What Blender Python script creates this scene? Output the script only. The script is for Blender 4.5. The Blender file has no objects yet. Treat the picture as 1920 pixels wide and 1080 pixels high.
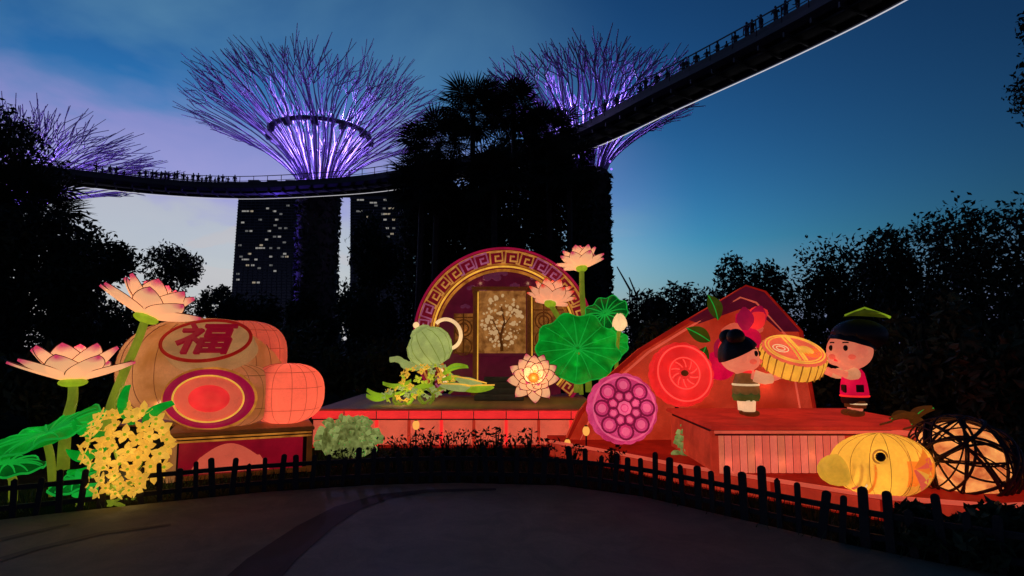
import bpy, math, random
import numpy as np
from math import radians as R, sin, cos, pi, sqrt, atan2
from mathutils import Vector as V, Matrix as M
random.seed(7); rng = np.random.default_rng(7)
sc = bpy.context.scene
COL = sc.collection

# ------------------------------------------------------------------ camera
F, CX, CY, EYE, TP = 1100.0, 960.0, 540.0, 1.6, 0.1      # focal length and centre in photo pixels, eye height, tan(pitch)
PITCH = math.atan(TP)
cam = bpy.data.cameras.new('camera'); cam_o = bpy.data.objects.new('camera', cam); COL.objects.link(cam_o); sc.camera = cam_o
cam_o.location = (0, 0, EYE); cam_o.rotation_euler = (R(90) + PITCH, 0, 0)
cam.sensor_width = 36; cam.lens = F / 1920 * 36; cam.clip_start = .05; cam.clip_end = 6000
sc.view_settings.view_transform = 'Standard'; sc.view_settings.look = 'None'
sc.view_settings.exposure = 0; sc.view_settings.gamma = 1
sc.cycles.max_bounces = 3; sc.cycles.diffuse_bounces = 1; sc.cycles.transmission_bounces = 2; sc.cycles.glossy_bounces = 1; sc.cycles.sample_clamp_indirect = 4

def at(px, py, Y):
    """the point at depth Y (metres ahead) that the photo shows at pixel px, py"""
    a, b = (px - CX) / F, (CY - py) / F
    d = V((a, cos(PITCH) - b * sin(PITCH), sin(PITCH) + b * cos(PITCH)))
    return V((0, 0, EYE)) + d * (Y / d.y)
def ground(px, py, z=0.0):
    a, b = (px - CX) / F, (CY - py) / F
    d = V((a, cos(PITCH) - b * sin(PITCH), sin(PITCH) + b * cos(PITCH)))
    return V((0, 0, EYE)) + d * ((z - EYE) / d.z)

# ------------------------------------------------------------------ dusk sky
w = bpy.data.worlds.new('World'); sc.world = w; w.use_nodes = True
class NT:
    def __init__(s, nt): s.nt = nt; nt.nodes.clear()
    def N(s, t, **k):
        n = s.nt.nodes.new(t)
        for a, b in k.items(): setattr(n, a, b)
        return n
    def L(s, a, b): s.nt.links.new(a, b)
    def put(s, sock, x):
        if isinstance(x, (int, float)): sock.default_value = x
        elif isinstance(x, tuple): sock.default_value = x + (1,) if len(x) == 3 and len(sock.default_value) == 4 else x
        else: s.L(x, sock)
    def math(s, op, a, b=None, c=None):
        n = s.N('ShaderNodeMath', operation=op)
        for i, x in enumerate((a, b, c)):
            if x is not None: s.put(n.inputs[i], x)
        return n.outputs[0]
    def mix(s, f, a, b, bt='MIX'):
        n = s.N('ShaderNodeMix', data_type='RGBA', blend_type=bt)
        for i, x in ((0, f), (6, a), (7, b)): s.put(n.inputs[i], x)
        return n.outputs[2]
    def ramp(s, f, stops, interp='LINEAR'):
        n = s.N('ShaderNodeValToRGB'); e = n.color_ramp.elements; n.color_ramp.interpolation = interp
        while len(e) < len(stops): e.new(.5)
        for q, (p, c) in zip(e, stops):
            q.position = p; q.color = (c if isinstance(c, tuple) else (c, c, c)) + (1,)
        s.L(f, n.inputs[0]); return n.outputs[0]
    def noise(s, vec, scale, detail=3, rough=.5, dist=0):
        n = s.N('ShaderNodeTexNoise')
        if vec is not None: s.L(vec, n.inputs['Vector'])
        for k, x in (('Scale', scale), ('Detail', detail), ('Roughness', rough), ('Distortion', dist)): n.inputs[k].default_value = x
        return n.outputs[0]
t = NT(w.node_tree)
SUN_AZ = -25
sky = t.N('ShaderNodeTexSky', sky_type='NISHITA', sun_disc=False, sun_elevation=R(-4.0), sun_rotation=R(SUN_AZ),
          altitude=0, air_density=1.0, dust_density=.6, ozone_density=2.5)
gm = t.N('ShaderNodeGamma'); t.L(sky.outputs[0], gm.inputs[0]); gm.inputs[1].default_value = 1.5
base = t.mix(1.0, gm.outputs[0], (9.6, 29.5, 17.6), 'MULTIPLY')
tc = t.N('ShaderNodeTexCoord'); sp = t.N('ShaderNodeSeparateXYZ'); t.L(tc.outputs['Generated'], sp.inputs[0])
x, y, z = sp.outputs
el = t.math('MAXIMUM', z, 0.0)
den = t.math('ADD', el, .18)
cb = t.N('ShaderNodeCombineXYZ'); t.L(t.math('DIVIDE', x, den), cb.inputs[0]); t.L(t.math('DIVIDE', y, den), cb.inputs[1])
n1 = t.noise(cb.outputs[0], 1.05, 6, .5, .55)
n2 = t.noise(cb.outputs[0], 2.6, 5, .5, .3)
cov = t.ramp(n1, [(.38, 0.0), (.60, 1.0)])
elw = t.math('ADD', el, t.math('MULTIPLY', t.math('SUBTRACT', n2, .5), .16))          # ragged cloud tiers
g = t.math('ADD', t.math('MULTIPLY', x, -sin(R(33))), t.math('MULTIPLY', y, cos(R(33))))
near = t.ramp(g, [(.60, 0.0), (.84, .55), (.96, 1.0)], 'EASE')
ccol = t.ramp(elw, [(.0, (.60, .58, .58)), (.19, (.52, .50, .54)), (.235, (.40, .34, .66)), (.31, (.34, .29, .62)), (.40, (.125, .29, .44)), (.7, (.095, .26, .41)), (1, (.04, .13, .26))])
low = t.ramp(elw, [(.0, .95), (.22, .9), (.31, .7), (.37, .0)])
cv = t.math('MULTIPLY', t.math('MAXIMUM', cov, low), near)
haze_low = t.ramp(el, [(.0, .8), (.07, .55), (.17, .0)])
base = t.mix(haze_low, base, (.20, .22, .46))
fin = t.mix(t.math('MULTIPLY', cv, .94), base, ccol)
bg = t.N('ShaderNodeBackground'); t.L(fin, bg.inputs[0]); bg.inputs[1].default_value = 1.0
wo = t.N('ShaderNodeOutputWorld'); t.L(bg.outputs[0], wo.inputs[0])
# the sun is down: only the after-glow's faint direction is left
sun = bpy.data.lights.new('sun', 'SUN'); sun.energy = .02; sun.angle = R(20); sun.color = (1, .85, .8)
sun_o = bpy.data.objects.new('sun', sun); COL.objects.link(sun_o); sun_o.rotation_euler = (R(84), 0, R(180 - SUN_AZ))

# ------------------------------------------------------------------ mesh helpers
class MB:
    def __init__(s): s.v = []; s.f = []; s.m = []; s.sm = []
    def add(s, vs, fs, mi=0, smooth=True, X=None):
        o = len(s.v)
        s.v += [tuple(X @ V(p)) for p in vs] if X is not None else [tuple(p) for p in vs]
        s.f += [tuple(i + o for i in q) for q in fs]; s.m += [mi] * len(fs); s.sm += [smooth] * len(fs)
        return s
    def box(s, c, d, mi=0, X=None, bev=0.0):
        cx, cy, cz = c; a, b, h = d[0] / 2, d[1] / 2, d[2] / 2
        if bev <= 0:
            vs = [(cx + i * a, cy + j * b, cz + k * h) for k in (-1, 1) for j in (-1, 1) for i in (-1, 1)]
            return s.add(vs, [(0, 2, 3, 1), (4, 5, 7, 6), (0, 1, 5, 4), (2, 6, 7, 3), (0, 4, 6, 2), (1, 3, 7, 5)], mi, False, X)
        e = bev; vs = []; fs = []
        for k, ins in ((-h, e), (-h + e, 0), (h - e, 0), (h, e)):
            for i, j in ((-1, -1), (1, -1), (1, 1), (-1, 1)): vs.append((cx + i * (a - ins), cy + j * (b - ins), cz + k))
        for r in range(3):
            for q in range(4): fs.append((r * 4 + q, r * 4 + (q + 1) % 4, r * 4 + 4 + (q + 1) % 4, r * 4 + 4 + q))
        fs += [(3, 2, 1, 0), (12, 13, 14, 15)]
        return s.add(vs, fs, mi, False, X)
    def tube(s, pts, rad, n=6, mi=0, X=None, cap=True, closed=False):
        pts = [V(p) for p in pts]; k = len(pts)
        rad = rad if isinstance(rad, (list, tuple)) else [rad] * k
        vs, fs = [], []; up = None
        for i, p in enumerate(pts):
            if closed: d = pts[(i + 1) % k] - pts[i - 1]
            else: d = pts[min(i + 1, k - 1)] - pts[max(i - 1, 0)]
            if d.length < 1e-9: d = V((0, 0, 1))
            d.normalize()
            if up is None: up = V((0, 0, 1)) if abs(d.z) < .9 else V((1, 0, 0))
            up = up - d * up.dot(d)
            if up.length < 1e-6: up = d.orthogonal()
            up.normalize(); sd = d.cross(up)
            for j in range(n):
                a = 2 * pi * j / n; vs.append(p + (up * cos(a) + sd * sin(a)) * rad[i])
        for i in range(k if closed else k - 1):
            for j in range(n):
                a, b = i * n, ((i + 1) % k) * n
                fs.append((a + j, a + (j + 1) % n, b + (j + 1) % n, b + j))
        if cap and not closed: fs += [tuple(range(n))[::-1], tuple((k - 1) * n + j for j in range(n))]
        return s.add(vs, fs, mi, True, X)
    def lathe(s, prof, n=32, mi=0, X=None, scal=None, a0=0.0, a1=2 * pi, smooth=True):
        full = abs(a1 - a0 - 2 * pi) < 1e-6; m = n if full else n + 1; vs, fs = [], []
        for r, zz in prof:
            for j in range(m):
                a = a0 + (a1 - a0) * j / n; q = r * (scal(a, r) if scal else 1); vs.append((q * cos(a), q * sin(a), zz))
        for i in range(len(prof) - 1):
            for j in range(n):
                jj = (j + 1) % m; fs.append((i * m + j, i * m + jj, (i + 1) * m + jj, (i + 1) * m + j))
        return s.add(vs, fs, mi, smooth, X)
    def surf(s, fn, nu, nv, mi=0, X=None, cu=False):
        vs = [fn(i / nu, j / nv) for j in range(nv + 1) for i in range(nu + (0 if cu else 1))]
        w_ = nu if cu else nu + 1
        fs = [(j * w_ + i, j * w_ + (i + 1) % w_, (j + 1) * w_ + (i + 1) % w_, (j + 1) * w_ + i) for j in range(nv) for i in range(nu)]
        return s.add(vs, fs, mi, True, X)
    def ell(s, c, r, nu=24, nv=14, mi=0, e1=1.0, e2=1.0, X=None, z0=-1.0):
        def p(a, e): return math.copysign(abs(a) ** e, a)
        lo = math.asin(max(-1, z0)) if z0 > -1 else -pi / 2
        def fn(u, v):
            th, ph = 2 * pi * u, lo + (pi / 2 - lo) * v
            return (c[0] + r[0] * p(cos(ph), e1) * p(cos(th), e2), c[1] + r[1] * p(cos(ph), e1) * p(sin(th), e2), c[2] + r[2] * p(sin(ph), e1))
        return s.surf(fn, nu, nv, mi, X, cu=True)
    def prism(s, poly, z0, z1, mi=0, X=None):
        n = len(poly); vs = [(a, b, z0) for a, b in poly] + [(a, b, z1) for a, b in poly]
        fs = [tuple(range(n))[::-1], tuple(range(n, 2 * n))] + [(i, (i + 1) % n, n + (i + 1) % n, n + i) for i in range(n)]
        return s.add(vs, fs, mi, False, X)
    def mesh(s, name, mats):
        me = bpy.data.meshes.new(name); me.from_pydata(s.v, [], s.f)
        for m_ in (mats if isinstance(mats, (list, tuple)) else [mats]): me.materials.append(m_)
        me.polygons.foreach_set('material_index', s.m); me.polygons.foreach_set('use_smooth', s.sm); me.update()
        return me
def link(name, me, parent=None, loc=(0, 0, 0), rot=(0, 0, 0), scl=(1, 1, 1)):
    o = bpy.data.objects.new(name, me); COL.objects.link(o); o.parent = parent
    o.location = loc; o.rotation_euler = rot; o.scale = scl if not isinstance(scl, (int, float)) else (scl,) * 3
    return o
def part(name, mb, mats, parent=None, **k): return link(name, mb.mesh(name, mats), parent, **k)
def linkM(name, me, parent, X):
    o = link(name, me, parent); o.matrix_local = X; return o
def tag(o, label=None, cat=None, group=None, kind=None):
    for k, v_ in (('label', label), ('category', cat), ('group', group), ('kind', kind)):
        if v_: o[k] = v_
    return o
def thing(name, label, cat, loc=(0, 0, 0), rot=(0, 0, 0), group=None):
    return tag(link(name, None, None, loc, rot), label, cat, group)
def copy_tree(o, parent=None):
    c = o.copy(); COL.objects.link(c); c.parent = parent
    for ch in o.children: copy_tree(ch, c)
    return c
def bulb(parent, loc, watts, col=(1, .8, .6), size=.12):
    l = bpy.data.lights.new('bulb', 'POINT'); l.energy = watts; l.color = col; l.shadow_soft_size = size
    o = bpy.data.objects.new('bulb', l); COL.objects.link(o); o.parent = parent; o.location = loc
    return o
def T(x=0, y=0, z=0): return M.Translation((x, y, z))
def RX(a): return M.Rotation(R(a), 4, 'X')
def RY(a): return M.Rotation(R(a), 4, 'Y')
def RZ(a): return M.Rotation(R(a), 4, 'Z')
def S(a, b, c): return M.Diagonal((a, b, c, 1))

# ------------------------------------------------------------------ materials
def lin(h):
    def f(c): c /= 255; return c / 12.92 if c <= .04045 else ((c + .055) / 1.055) ** 2.4
    return tuple(f(int(h[i:i + 2], 16)) for i in (0, 2, 4))
def newmat(name):
    m = bpy.data.materials.new(name); m.use_nodes = True; return m, NT(m.node_tree)
def lantern(name, h, emit=.55, mott=.45, scale=3.0, h2=None, weave=True, trans=.5):
    """dyed lantern silk: lets the bulbs behind it through and glows by itself"""
    m, t = newmat(name); c = lin(h) if isinstance(h, str) else h
    tc = t.N('ShaderNodeTexCoord'); ob = tc.outputs['Object']
    n = t.noise(ob, scale, 4, .55, .3)
    c2 = tuple(k * (1 - mott) for k in c) if h2 is None else (lin(h2) if isinstance(h2, str) else h2)
    col = t.mix(t.ramp(n, [(.36, 0.0), (.64, 1.0)]), c2, c)
    if weave:
        wv = t.noise(ob, 42, 2, .6); col = t.mix(t.ramp(wv, [(.3, .0), (.7, .30)]), col, tuple(k * .55 for k in c))
    d = t.N('ShaderNodeBsdfDiffuse'); tr = t.N('ShaderNodeBsdfTranslucent'); t.L(col, d.inputs[0]); t.L(col, tr.inputs[0])
    mx = t.N('ShaderNodeMixShader'); mx.inputs[0].default_value = trans; t.L(d.outputs[0], mx.inputs[1]); t.L(tr.outputs[0], mx.inputs[2])
    em = t.N('ShaderNodeEmission'); t.L(col, em.inputs[0]); em.inputs[1].default_value = emit
    gl = t.N('ShaderNodeBsdfGlossy'); gl.inputs[0].default_value = (.03, .03, .03, 1); gl.inputs[1].default_value = .4
    a1 = t.N('ShaderNodeAddShader'); a2 = t.N('ShaderNodeAddShader'); t.L(mx.outputs[0], a1.inputs[0]); t.L(em.outputs[0], a1.inputs[1])
    t.L(a1.outputs[0], a2.inputs[0]); t.L(gl.outputs[0], a2.inputs[1])
    o = t.N('ShaderNodeOutputMaterial'); t.L(a2.outputs[0], o.inputs[0]); return m
def paint(name, c, rough=.7, var=.3, scale=6.0, bump=.15, metal=0.0, emit=0.0, coord='Object'):
    m, t = newmat(name); c = lin(c) if isinstance(c, str) else c
    tc = t.N('ShaderNodeTexCoord'); n = t.noise(tc.outputs[coord], scale, 6, .6, .2)
    col = t.mix(t.ramp(n, [(.3, 0.0), (.7, 1.0)]), tuple(k * (1 - var) for k in c), tuple(min(1, k * (1 + var)) for k in c))
    b = t.N('ShaderNodeBsdfPrincipled'); t.L(col, b.inputs['Base Color']); b.inputs['Metallic'].default_value = metal
    t.L(t.ramp(n, [(.2, max(.05, rough - .15)), (.8, min(1, rough + .15))]), b.inputs['Roughness'])
    if emit: t.L(col, b.inputs['Emission Color']); b.inputs['Emission Strength'].default_value = emit
    if bump:
        bp = t.N('ShaderNodeBump'); bp.inputs['Strength'].default_value = bump; bp.inputs['Distance'].default_value = .02
        t.L(t.noise(tc.outputs[coord], scale * 6, 4, .6), bp.inputs['Height']); t.L(bp.outputs[0], b.inputs['Normal'])
    o = t.N('ShaderNodeOutputMaterial'); t.L(b.outputs[0], o.inputs[0]); return m
def leafmat(name, c, var=.5, scale=.6, trans=0):
    m, t = newmat(name); tc = t.N('ShaderNodeTexCoord'); n = t.noise(tc.outputs['Object'], scale, 5, .7)
    col = t.mix(t.ramp(n, [(.3, 0.0), (.7, 1.0)]), tuple(k * (1 - var) for k in c), tuple(k * (1 + var) for k in c))
    b = t.N('ShaderNodeBsdfPrincipled'); t.L(col, b.inputs['Base Color']); b.inputs['Roughness'].default_value = .65
    b.inputs['Specular IOR Level'].default_value = .25
    o = t.N('ShaderNodeOutputMaterial'); t.L(b.outputs[0], o.inputs[0]); return m
def glow(name, c, s):
    m, t = newmat(name); e = t.N('ShaderNodeEmission'); e.inputs[0].default_value = (lin(c) if isinstance(c, str) else c) + (1,); e.inputs[1].default_value = s
    o = t.N('ShaderNodeOutputMaterial'); t.L(e.outputs[0], o.inputs[0]); return m

LEAF = leafmat('dark_leaf', (.022, .036, .016)); LEAF2 = leafmat('mid_leaf', (.034, .052, .02)); PALMLEAF = leafmat('palm_leaf', (.026, .036, .02), .4, .8)
SHRUB = leafmat('shrub_leaf', (.045, .07, .028), .5, 2.0)
BARK = paint('bark', (.035, .028, .022), .9, .4, 5, .6)
RIM = paint('seam_wire', '6b2a1a', .6, .2, 6, 0, emit=.15)
DARKRIM = paint('dark_seam_wire', '5a1015', .6, .2, 6, 0, emit=.12)

# ------------------------------------------------------------------ the ground
def ground_mat():
    m, t = newmat('soil_and_turf'); tc = t.N('ShaderNodeTexCoord'); ob = tc.outputs['Object']
    n = t.noise(ob, 1.2, 8, .65); col = t.mix(t.ramp(n, [(.35, 0.0), (.65, 1.0)]), (.018, .02, .011), (.04, .044, .026))
    b = t.N('ShaderNodeBsdfPrincipled'); t.L(col, b.inputs['Base Color']); b.inputs['Roughness'].default_value = 1.0; b.inputs['Specular IOR Level'].default_value = 0.0
    bp = t.N('ShaderNodeBump'); bp.inputs['Strength'].default_value = .6; bp.inputs['Distance'].default_value = .05; t.L(t.noise(ob, 14, 6, .7), bp.inputs['Height']); t.L(bp.outputs[0], b.inputs['Normal'])
    o = t.N('ShaderNodeOutputMaterial'); t.L(b.outputs[0], o.inputs[0]); return m
def paving_mat(name, a, c, rough=.75):
    m, t = newmat(name); tc = t.N('ShaderNodeTexCoord'); ob = tc.outputs['Object']
    big = t.noise(ob, .55, 5, .6, .4); fine = t.noise(ob, 60, 4, .7)
    stain = t.noise(ob, 2.3, 7, .7, .8); col = t.mix(t.ramp(big, [(.35, 0.0), (.65, 1.0)]), a, c); col = t.mix(t.ramp(stain, [(.38, .55), (.6, .0)]), col, tuple(k * .45 for k in a)); col = t.mix(t.ramp(fine, [(.35, .0), (.7, .45)]), col, tuple(k * .5 for k in a))
    b = t.N('ShaderNodeBsdfPrincipled'); t.L(col, b.inputs['Base Color']); t.L(t.ramp(big, [(.3, rough - .12), (.7, rough + .1)]), b.inputs['Roughness'])
    bp = t.N('ShaderNodeBump'); bp.inputs['Strength'].default_value = .35; bp.inputs['Distance'].default_value = .008; t.L(fine, bp.inputs['Height']); t.L(bp.outputs[0], b.inputs['Normal'])
    o = t.N('ShaderNodeOutputMaterial'); t.L(b.outputs[0], o.inputs[0]); return m
mb = MB(); mb.add([(-3000, -1500, 0), (3000, -1500, 0), (3000, 4500, 0), (-3000, 4500, 0)], [(0, 1, 2, 3)], 0, False)
tag(part('ground', mb, ground_mat()), kind='structure')
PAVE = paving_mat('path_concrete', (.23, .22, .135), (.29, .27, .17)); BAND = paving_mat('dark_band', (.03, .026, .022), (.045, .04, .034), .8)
def sheet(name, pix, z, mat):
    pts = [ground(px, py) for px, py in pix]; mb = MB(); mb.add([(p.x, p.y, z) for p in pts], [tuple(range(len(pts)))], 0, False)
    return tag(part(name, mb, mat), kind='structure')
FENCE = [(-160, 992), (100, 962), (300, 941), (500, 921), (700, 908), (860, 904), (1050, 909), (1200, 929), (1400, 975), (1570, 1015), (1750, 1052), (1960, 1090)]
fp = [ground(*p) for p in FENCE]
mb = MB(); pv = [(p.x, p.y - .06, .006) for p in fp] + [(4.6, 1.5, .006), (4.6, -4, .006), (-8, -4, .006), (-8, 3.5, .006)]
mb.add(pv, [tuple(range(len(pv)))[::-1]], 0, False); tag(part('path', mb, PAVE), kind='structure')
# shadow bands painted onto the path as dark strips
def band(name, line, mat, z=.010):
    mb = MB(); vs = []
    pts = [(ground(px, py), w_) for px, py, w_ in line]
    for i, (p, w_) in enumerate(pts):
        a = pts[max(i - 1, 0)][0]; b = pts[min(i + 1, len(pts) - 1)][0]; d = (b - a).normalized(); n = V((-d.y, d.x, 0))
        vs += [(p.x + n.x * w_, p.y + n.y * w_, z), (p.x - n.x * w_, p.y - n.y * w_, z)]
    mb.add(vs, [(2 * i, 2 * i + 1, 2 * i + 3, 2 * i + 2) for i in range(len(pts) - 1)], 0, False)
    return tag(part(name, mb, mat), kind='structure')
band('shadow_band', [(930, 919, .05), (800, 922, .07), (720, 932, .12), (650, 955, .15), (590, 990, .17), (510, 1050, .19), (430, 1130, .2)], BAND)
STREAK = paving_mat('painted_shade', (.10, .095, .065), (.15, .14, .095))  # softer tone for the shadow streaks painted on the path's left
band('shadow_streak', [(320, 985, .03), (190, 1002, .05), (70, 1030, .05), (-60, 1070, .06)], STREAK)
band('shadow_streak', [(130, 985, .03), (60, 1000, .05), (-60, 1028, .05)], STREAK)

# ------------------------------------------------------------------ the low picket fence
WOOD = paint('fence_wood', (.030, .028, .027), .85, .35, 9, .4)
def resample(pts, step):
    out = [pts[0].copy()]; acc = 0.0
    for a, b in zip(pts, pts[1:]):
        L_ = (b - a).length; p = step - acc
        while p <= L_: out.append(a + (b - a) * (p / L_)); p += step
        acc = L_ - (p - step)
    return out
def smooth(pts, n=6):
    o = []
    for i in range(len(pts) - 1):
        p0, p1, p2, p3 = pts[max(i - 1, 0)], pts[i], pts[i + 1], pts[min(i + 2, len(pts) - 1)]
        for k in range(n):
            u = k / n; o.append(.5 * ((2 * p1) + (p2 - p0) * u + (2 * p0 - 5 * p1 + 4 * p2 - p3) * u * u + (3 * p1 - p0 - 3 * p2 + p3) * u ** 3))
    return o + [pts[-1]]
fence = thing('picket_fence', 'low dark wooden picket fence curving in front of the lit lanterns', 'fence', (fp[5].x, fp[5].y, 0))
O = V((fp[5].x, fp[5].y, 0)); line = [p - O for p in smooth([V((p.x, p.y, 0)) for p in fp], 8)]
def picket(h, w_, rnd):
    mb = MB(); d = .022
    prof = [(-w_ / 2, 0), (w_ / 2, 0), (w_ / 2, h - w_ * .5)] + ([(w_ / 2 * cos(a), h - w_ * .5 + w_ * .5 * sin(a)) for a in (pi * .2, pi * .4, pi * .6, pi * .8)] if rnd else [(0, h)]) + [(-w_ / 2, h - w_ * .5)]
    n = len(prof); vs = [(a, -d / 2, b) for a, b in prof] + [(a, d / 2, b) for a, b in prof]
    mb.add(vs, [tuple(range(n)), tuple(range(n, 2 * n))[::-1]] + [(i, n + i, n + (i + 1) % n, (i + 1) % n) for i in range(n)], 0, False)
    return mb.mesh('picket', WOOD)
kinds = [picket(.50, .058, True), picket(.455, .05, False), picket(.53, .062, True), picket(.47, .055, True)]
ps = resample(line, .168)
for i in range(len(ps) - 1):
    d = ps[i + 1] - ps[i]; a = atan2(d.y, d.x)
    link('picket', kinds[(i * 7 + i // 3) % 4], fence, ps[i] + V((random.uniform(-.012, .012), 0, 0)), (random.uniform(-.07, .07), random.gauss(0, .055), a + random.uniform(-.2, .2)), (random.uniform(.8, 1.2), 1, random.uniform(.84, 1.1) * (.78 if ps[i].x < 1.0 else .78 + .14 * min(1, (ps[i].x - 1.0) / 1.5))))
off = [(p + V((0, .035, 0))) for p in line[::3]] + [line[-1] + V((0, .035, 0))]
for zz in (.09, .27):
    for a, b in zip(off, off[1:]):
        d = b - a; mb = MB(); mb.box((d.length / 2, 0, 0), (d.length, .03, .045)); part('rail', mb, WOOD, fence, loc=(a.x, a.y, zz), rot=(0, 0, atan2(d.y, d.x)))

# ------------------------------------------------------------------ far hotel towers
TOWER = paint('tower_concrete', (.045, .047, .055), .6, .25, .02, 0); SLAB = paint('tower_slab', (.085, .085, .095), .7, .2, .1, 0)
GLASS = paint('tower_glass', (.02, .024, .032), .12, .3, .05, 0); LITW = [glow('lit_window', (.26, .25, .235), 1.0), glow('dim_window', (.11, .11, .11), 1.0), glow('warm_window', (.30, .25, .18), 1.0)]
YT = 690.0
def tower(x0b, x1b, x0t, x1t, ytop, label, lit, seed):
    rr = random.Random(seed); a, b = at(x0b, 650, YT), at(x1b, 650, YT); c, d = at(x0t, ytop, YT), at(x1t, ytop, YT); h = c.z
    o = V(((a.x + b.x) / 2, YT, 0)); tw = thing('hotel_tower', label, 'building', o)
    dep = 28.0; mb = MB(); e = .6
    vs = [(a.x - o.x, 0, 0), (b.x - o.x, 0, 0), (b.x - o.x, dep, 0), (a.x - o.x, dep, 0), (c.x - o.x, 0, h), (d.x - o.x, 0, h), (d.x - o.x, dep, h), (c.x - o.x, dep, h)]
    mb.add(vs, [(3, 2, 1, 0), (4, 5, 6, 7), (0, 1, 5, 4), (1, 2, 6, 5), (2, 3, 7, 6), (3, 0, 4, 7)], 0, False); part('wall', mb, GLASS, tw)
    nf = 52; fl = MB()
    def edge(zz): u = zz / h; return a.x - o.x + (c.x - a.x) * u, b.x - o.x + (d.x - b.x) * u
    for i in range(4, nf + 1):
        zz = h * i / nf; xa, xb = edge(zz); fl.box(((xa + xb) / 2, -e, zz - .5), (xb - xa, 1.2, .9))
    for k in range(1, 13):
        u = k / 13; xa, xb = edge(0); ya, yb = edge(h)
        p0, p1 = xa + (xb - xa) * u, ya + (yb - ya) * u; fl.tube([(p0, -.9, 0), (p1, -.9, h)], .28, 4)
    tag(part('floor_slabs', fl, SLAB, tw), kind='stuff')
    mb = MB(); mb.box((0, 0, 0), (3.7, .3, 2.1)); wm = [mb.mesh('window', m_) for m_ in LITW]
    mb = MB(); mb.box((0, 0, 0), (8.4, .3, 1.7)); wm2 = [mb.mesh('window', m_) for m_ in LITW]
    for (px, py, wide) in lit:
        p = at(px, py, YT); f_ = round(p.z / h * nf); zz = h * (f_ + .45) / nf
        link('window', (wm2 if wide else wm)[rr.choice((0, 0, 1, 1, 2))], tw, (p.x - o.x, -.2, zz))
    # parapet
    mb = MB(); mb.box(((c.x + d.x) / 2 - o.x, dep / 2, h + 1.2), (d.x - c.x + 1, dep + 1, 2.4)); part('parapet', mb, TOWER, tw)
    return tw
lit1 = [(460, 396, 1), (472, 396, 0), (502, 394, 0), (527, 406, 0), (519, 412, 0), (540, 387, 0), (516, 424, 0), (525, 432, 0), (462, 436, 0), (470, 437, 0), (505, 436, 0), (515, 444, 0), (524, 444, 0), (536, 428, 0), (533, 459, 0), (490, 460, 0), (490, 468, 1), (508, 468, 0), (522, 468, 0), (482, 470, 0), (468, 478, 0), (534, 476, 0), (452, 484, 0), (508, 483, 0), (460, 491, 1), (480, 491, 0), (464, 500, 0), (474, 500, 0), (508, 500, 0), (516, 508, 0), (446, 518, 0), (446, 528, 0), (476, 530, 0), (484, 533, 0), (486, 506, 0), (530, 482, 0), (538, 482, 0), (500, 452, 0), (450, 460, 0), (515, 396, 0), (455, 420, 0), (488, 414, 0)]
tower(427, 555, 447, 556, 372, 'dark hotel tower with scattered lit windows beside the supertree trunk', lit1, 1)
lit2 = [(676, 379, 1), (700, 380, 1), (722, 378, 0), (671, 396, 0), (676, 397, 0), (705, 386, 0), (720, 392, 0), (735, 392, 1), (718, 402, 0), (726, 404, 1), (722, 412, 0), (738, 416, 0), (726, 428, 0), (738, 428, 0), (728, 444, 0), (735, 442, 0), (672, 524, 0), (705, 524, 0), (712, 530, 0), (690, 410, 0), (684, 430, 0)]
tower(656, 772, 657, 770, 372, 'dark hotel tower with few lit windows half hidden by the palms', lit2, 2)
a, b = at(444, 357, YT - 4), at(775, 357, YT - 4); L_ = b.x - a.x
deck = thing('rooftop_deck', 'long dark boat-shaped deck joining the tops of the hotel towers', 'building', ((a.x + b.x) / 2, YT + 14, at(600, 368, YT).z + 2.6))
mb = MB()
def hull(u, v):
    s = u * 2 - 1; wd = 19 * (1 - abs(s) ** 5); k = v * 2 - 1
    return (s * L_ / 2, k * wd, 0 + 15 * abs(k) ** 2.5)
mb.surf(hull, 28, 10); mb.surf(lambda u, v: ((u * 2 - 1) * L_ / 2, (v * 2 - 1) * 19 * (1 - abs(u * 2 - 1) ** 5), 15.0), 28, 2); part('hull', mb, TOWER, deck)
for k in range(9):
    mb = MB(); mb.box((0, 0, 1.2), (random.uniform(8, 18), 6, random.uniform(2, 3.4))); part('pavilion', mb, TOWER, deck, loc=(-L_ / 2 + 18 + k * (L_ - 36) / 8, -12, 15))

# far cranes by the bay
for px, lean in ((1183, -.16), (1196, -.1)):
    p = at(px, 560, 420); h = at(px, 500 if px < 1190 else 520, 420).z; cr = thing('tower_crane', 'thin far crane mast above the tree line beside the trunk' if px < 1190 else 'shorter thin far crane mast close to a taller one', 'crane', (p.x, 420, 0))
    mb = MB()
    for i, j in ((-1, -1), (1, -1), (1, 1), (-1, 1)): mb.tube([(i * .8, j * .8, 0), (i * .8, j * .8, h * .72)], .3, 4)
    part('mast', mb, TOWER, cr); mb = MB(); mb.tube([(0, 0, h * .7), (lean * 60, 0, h)], [.8, .4], 4); part('jib', mb, TOWER, cr)

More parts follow.
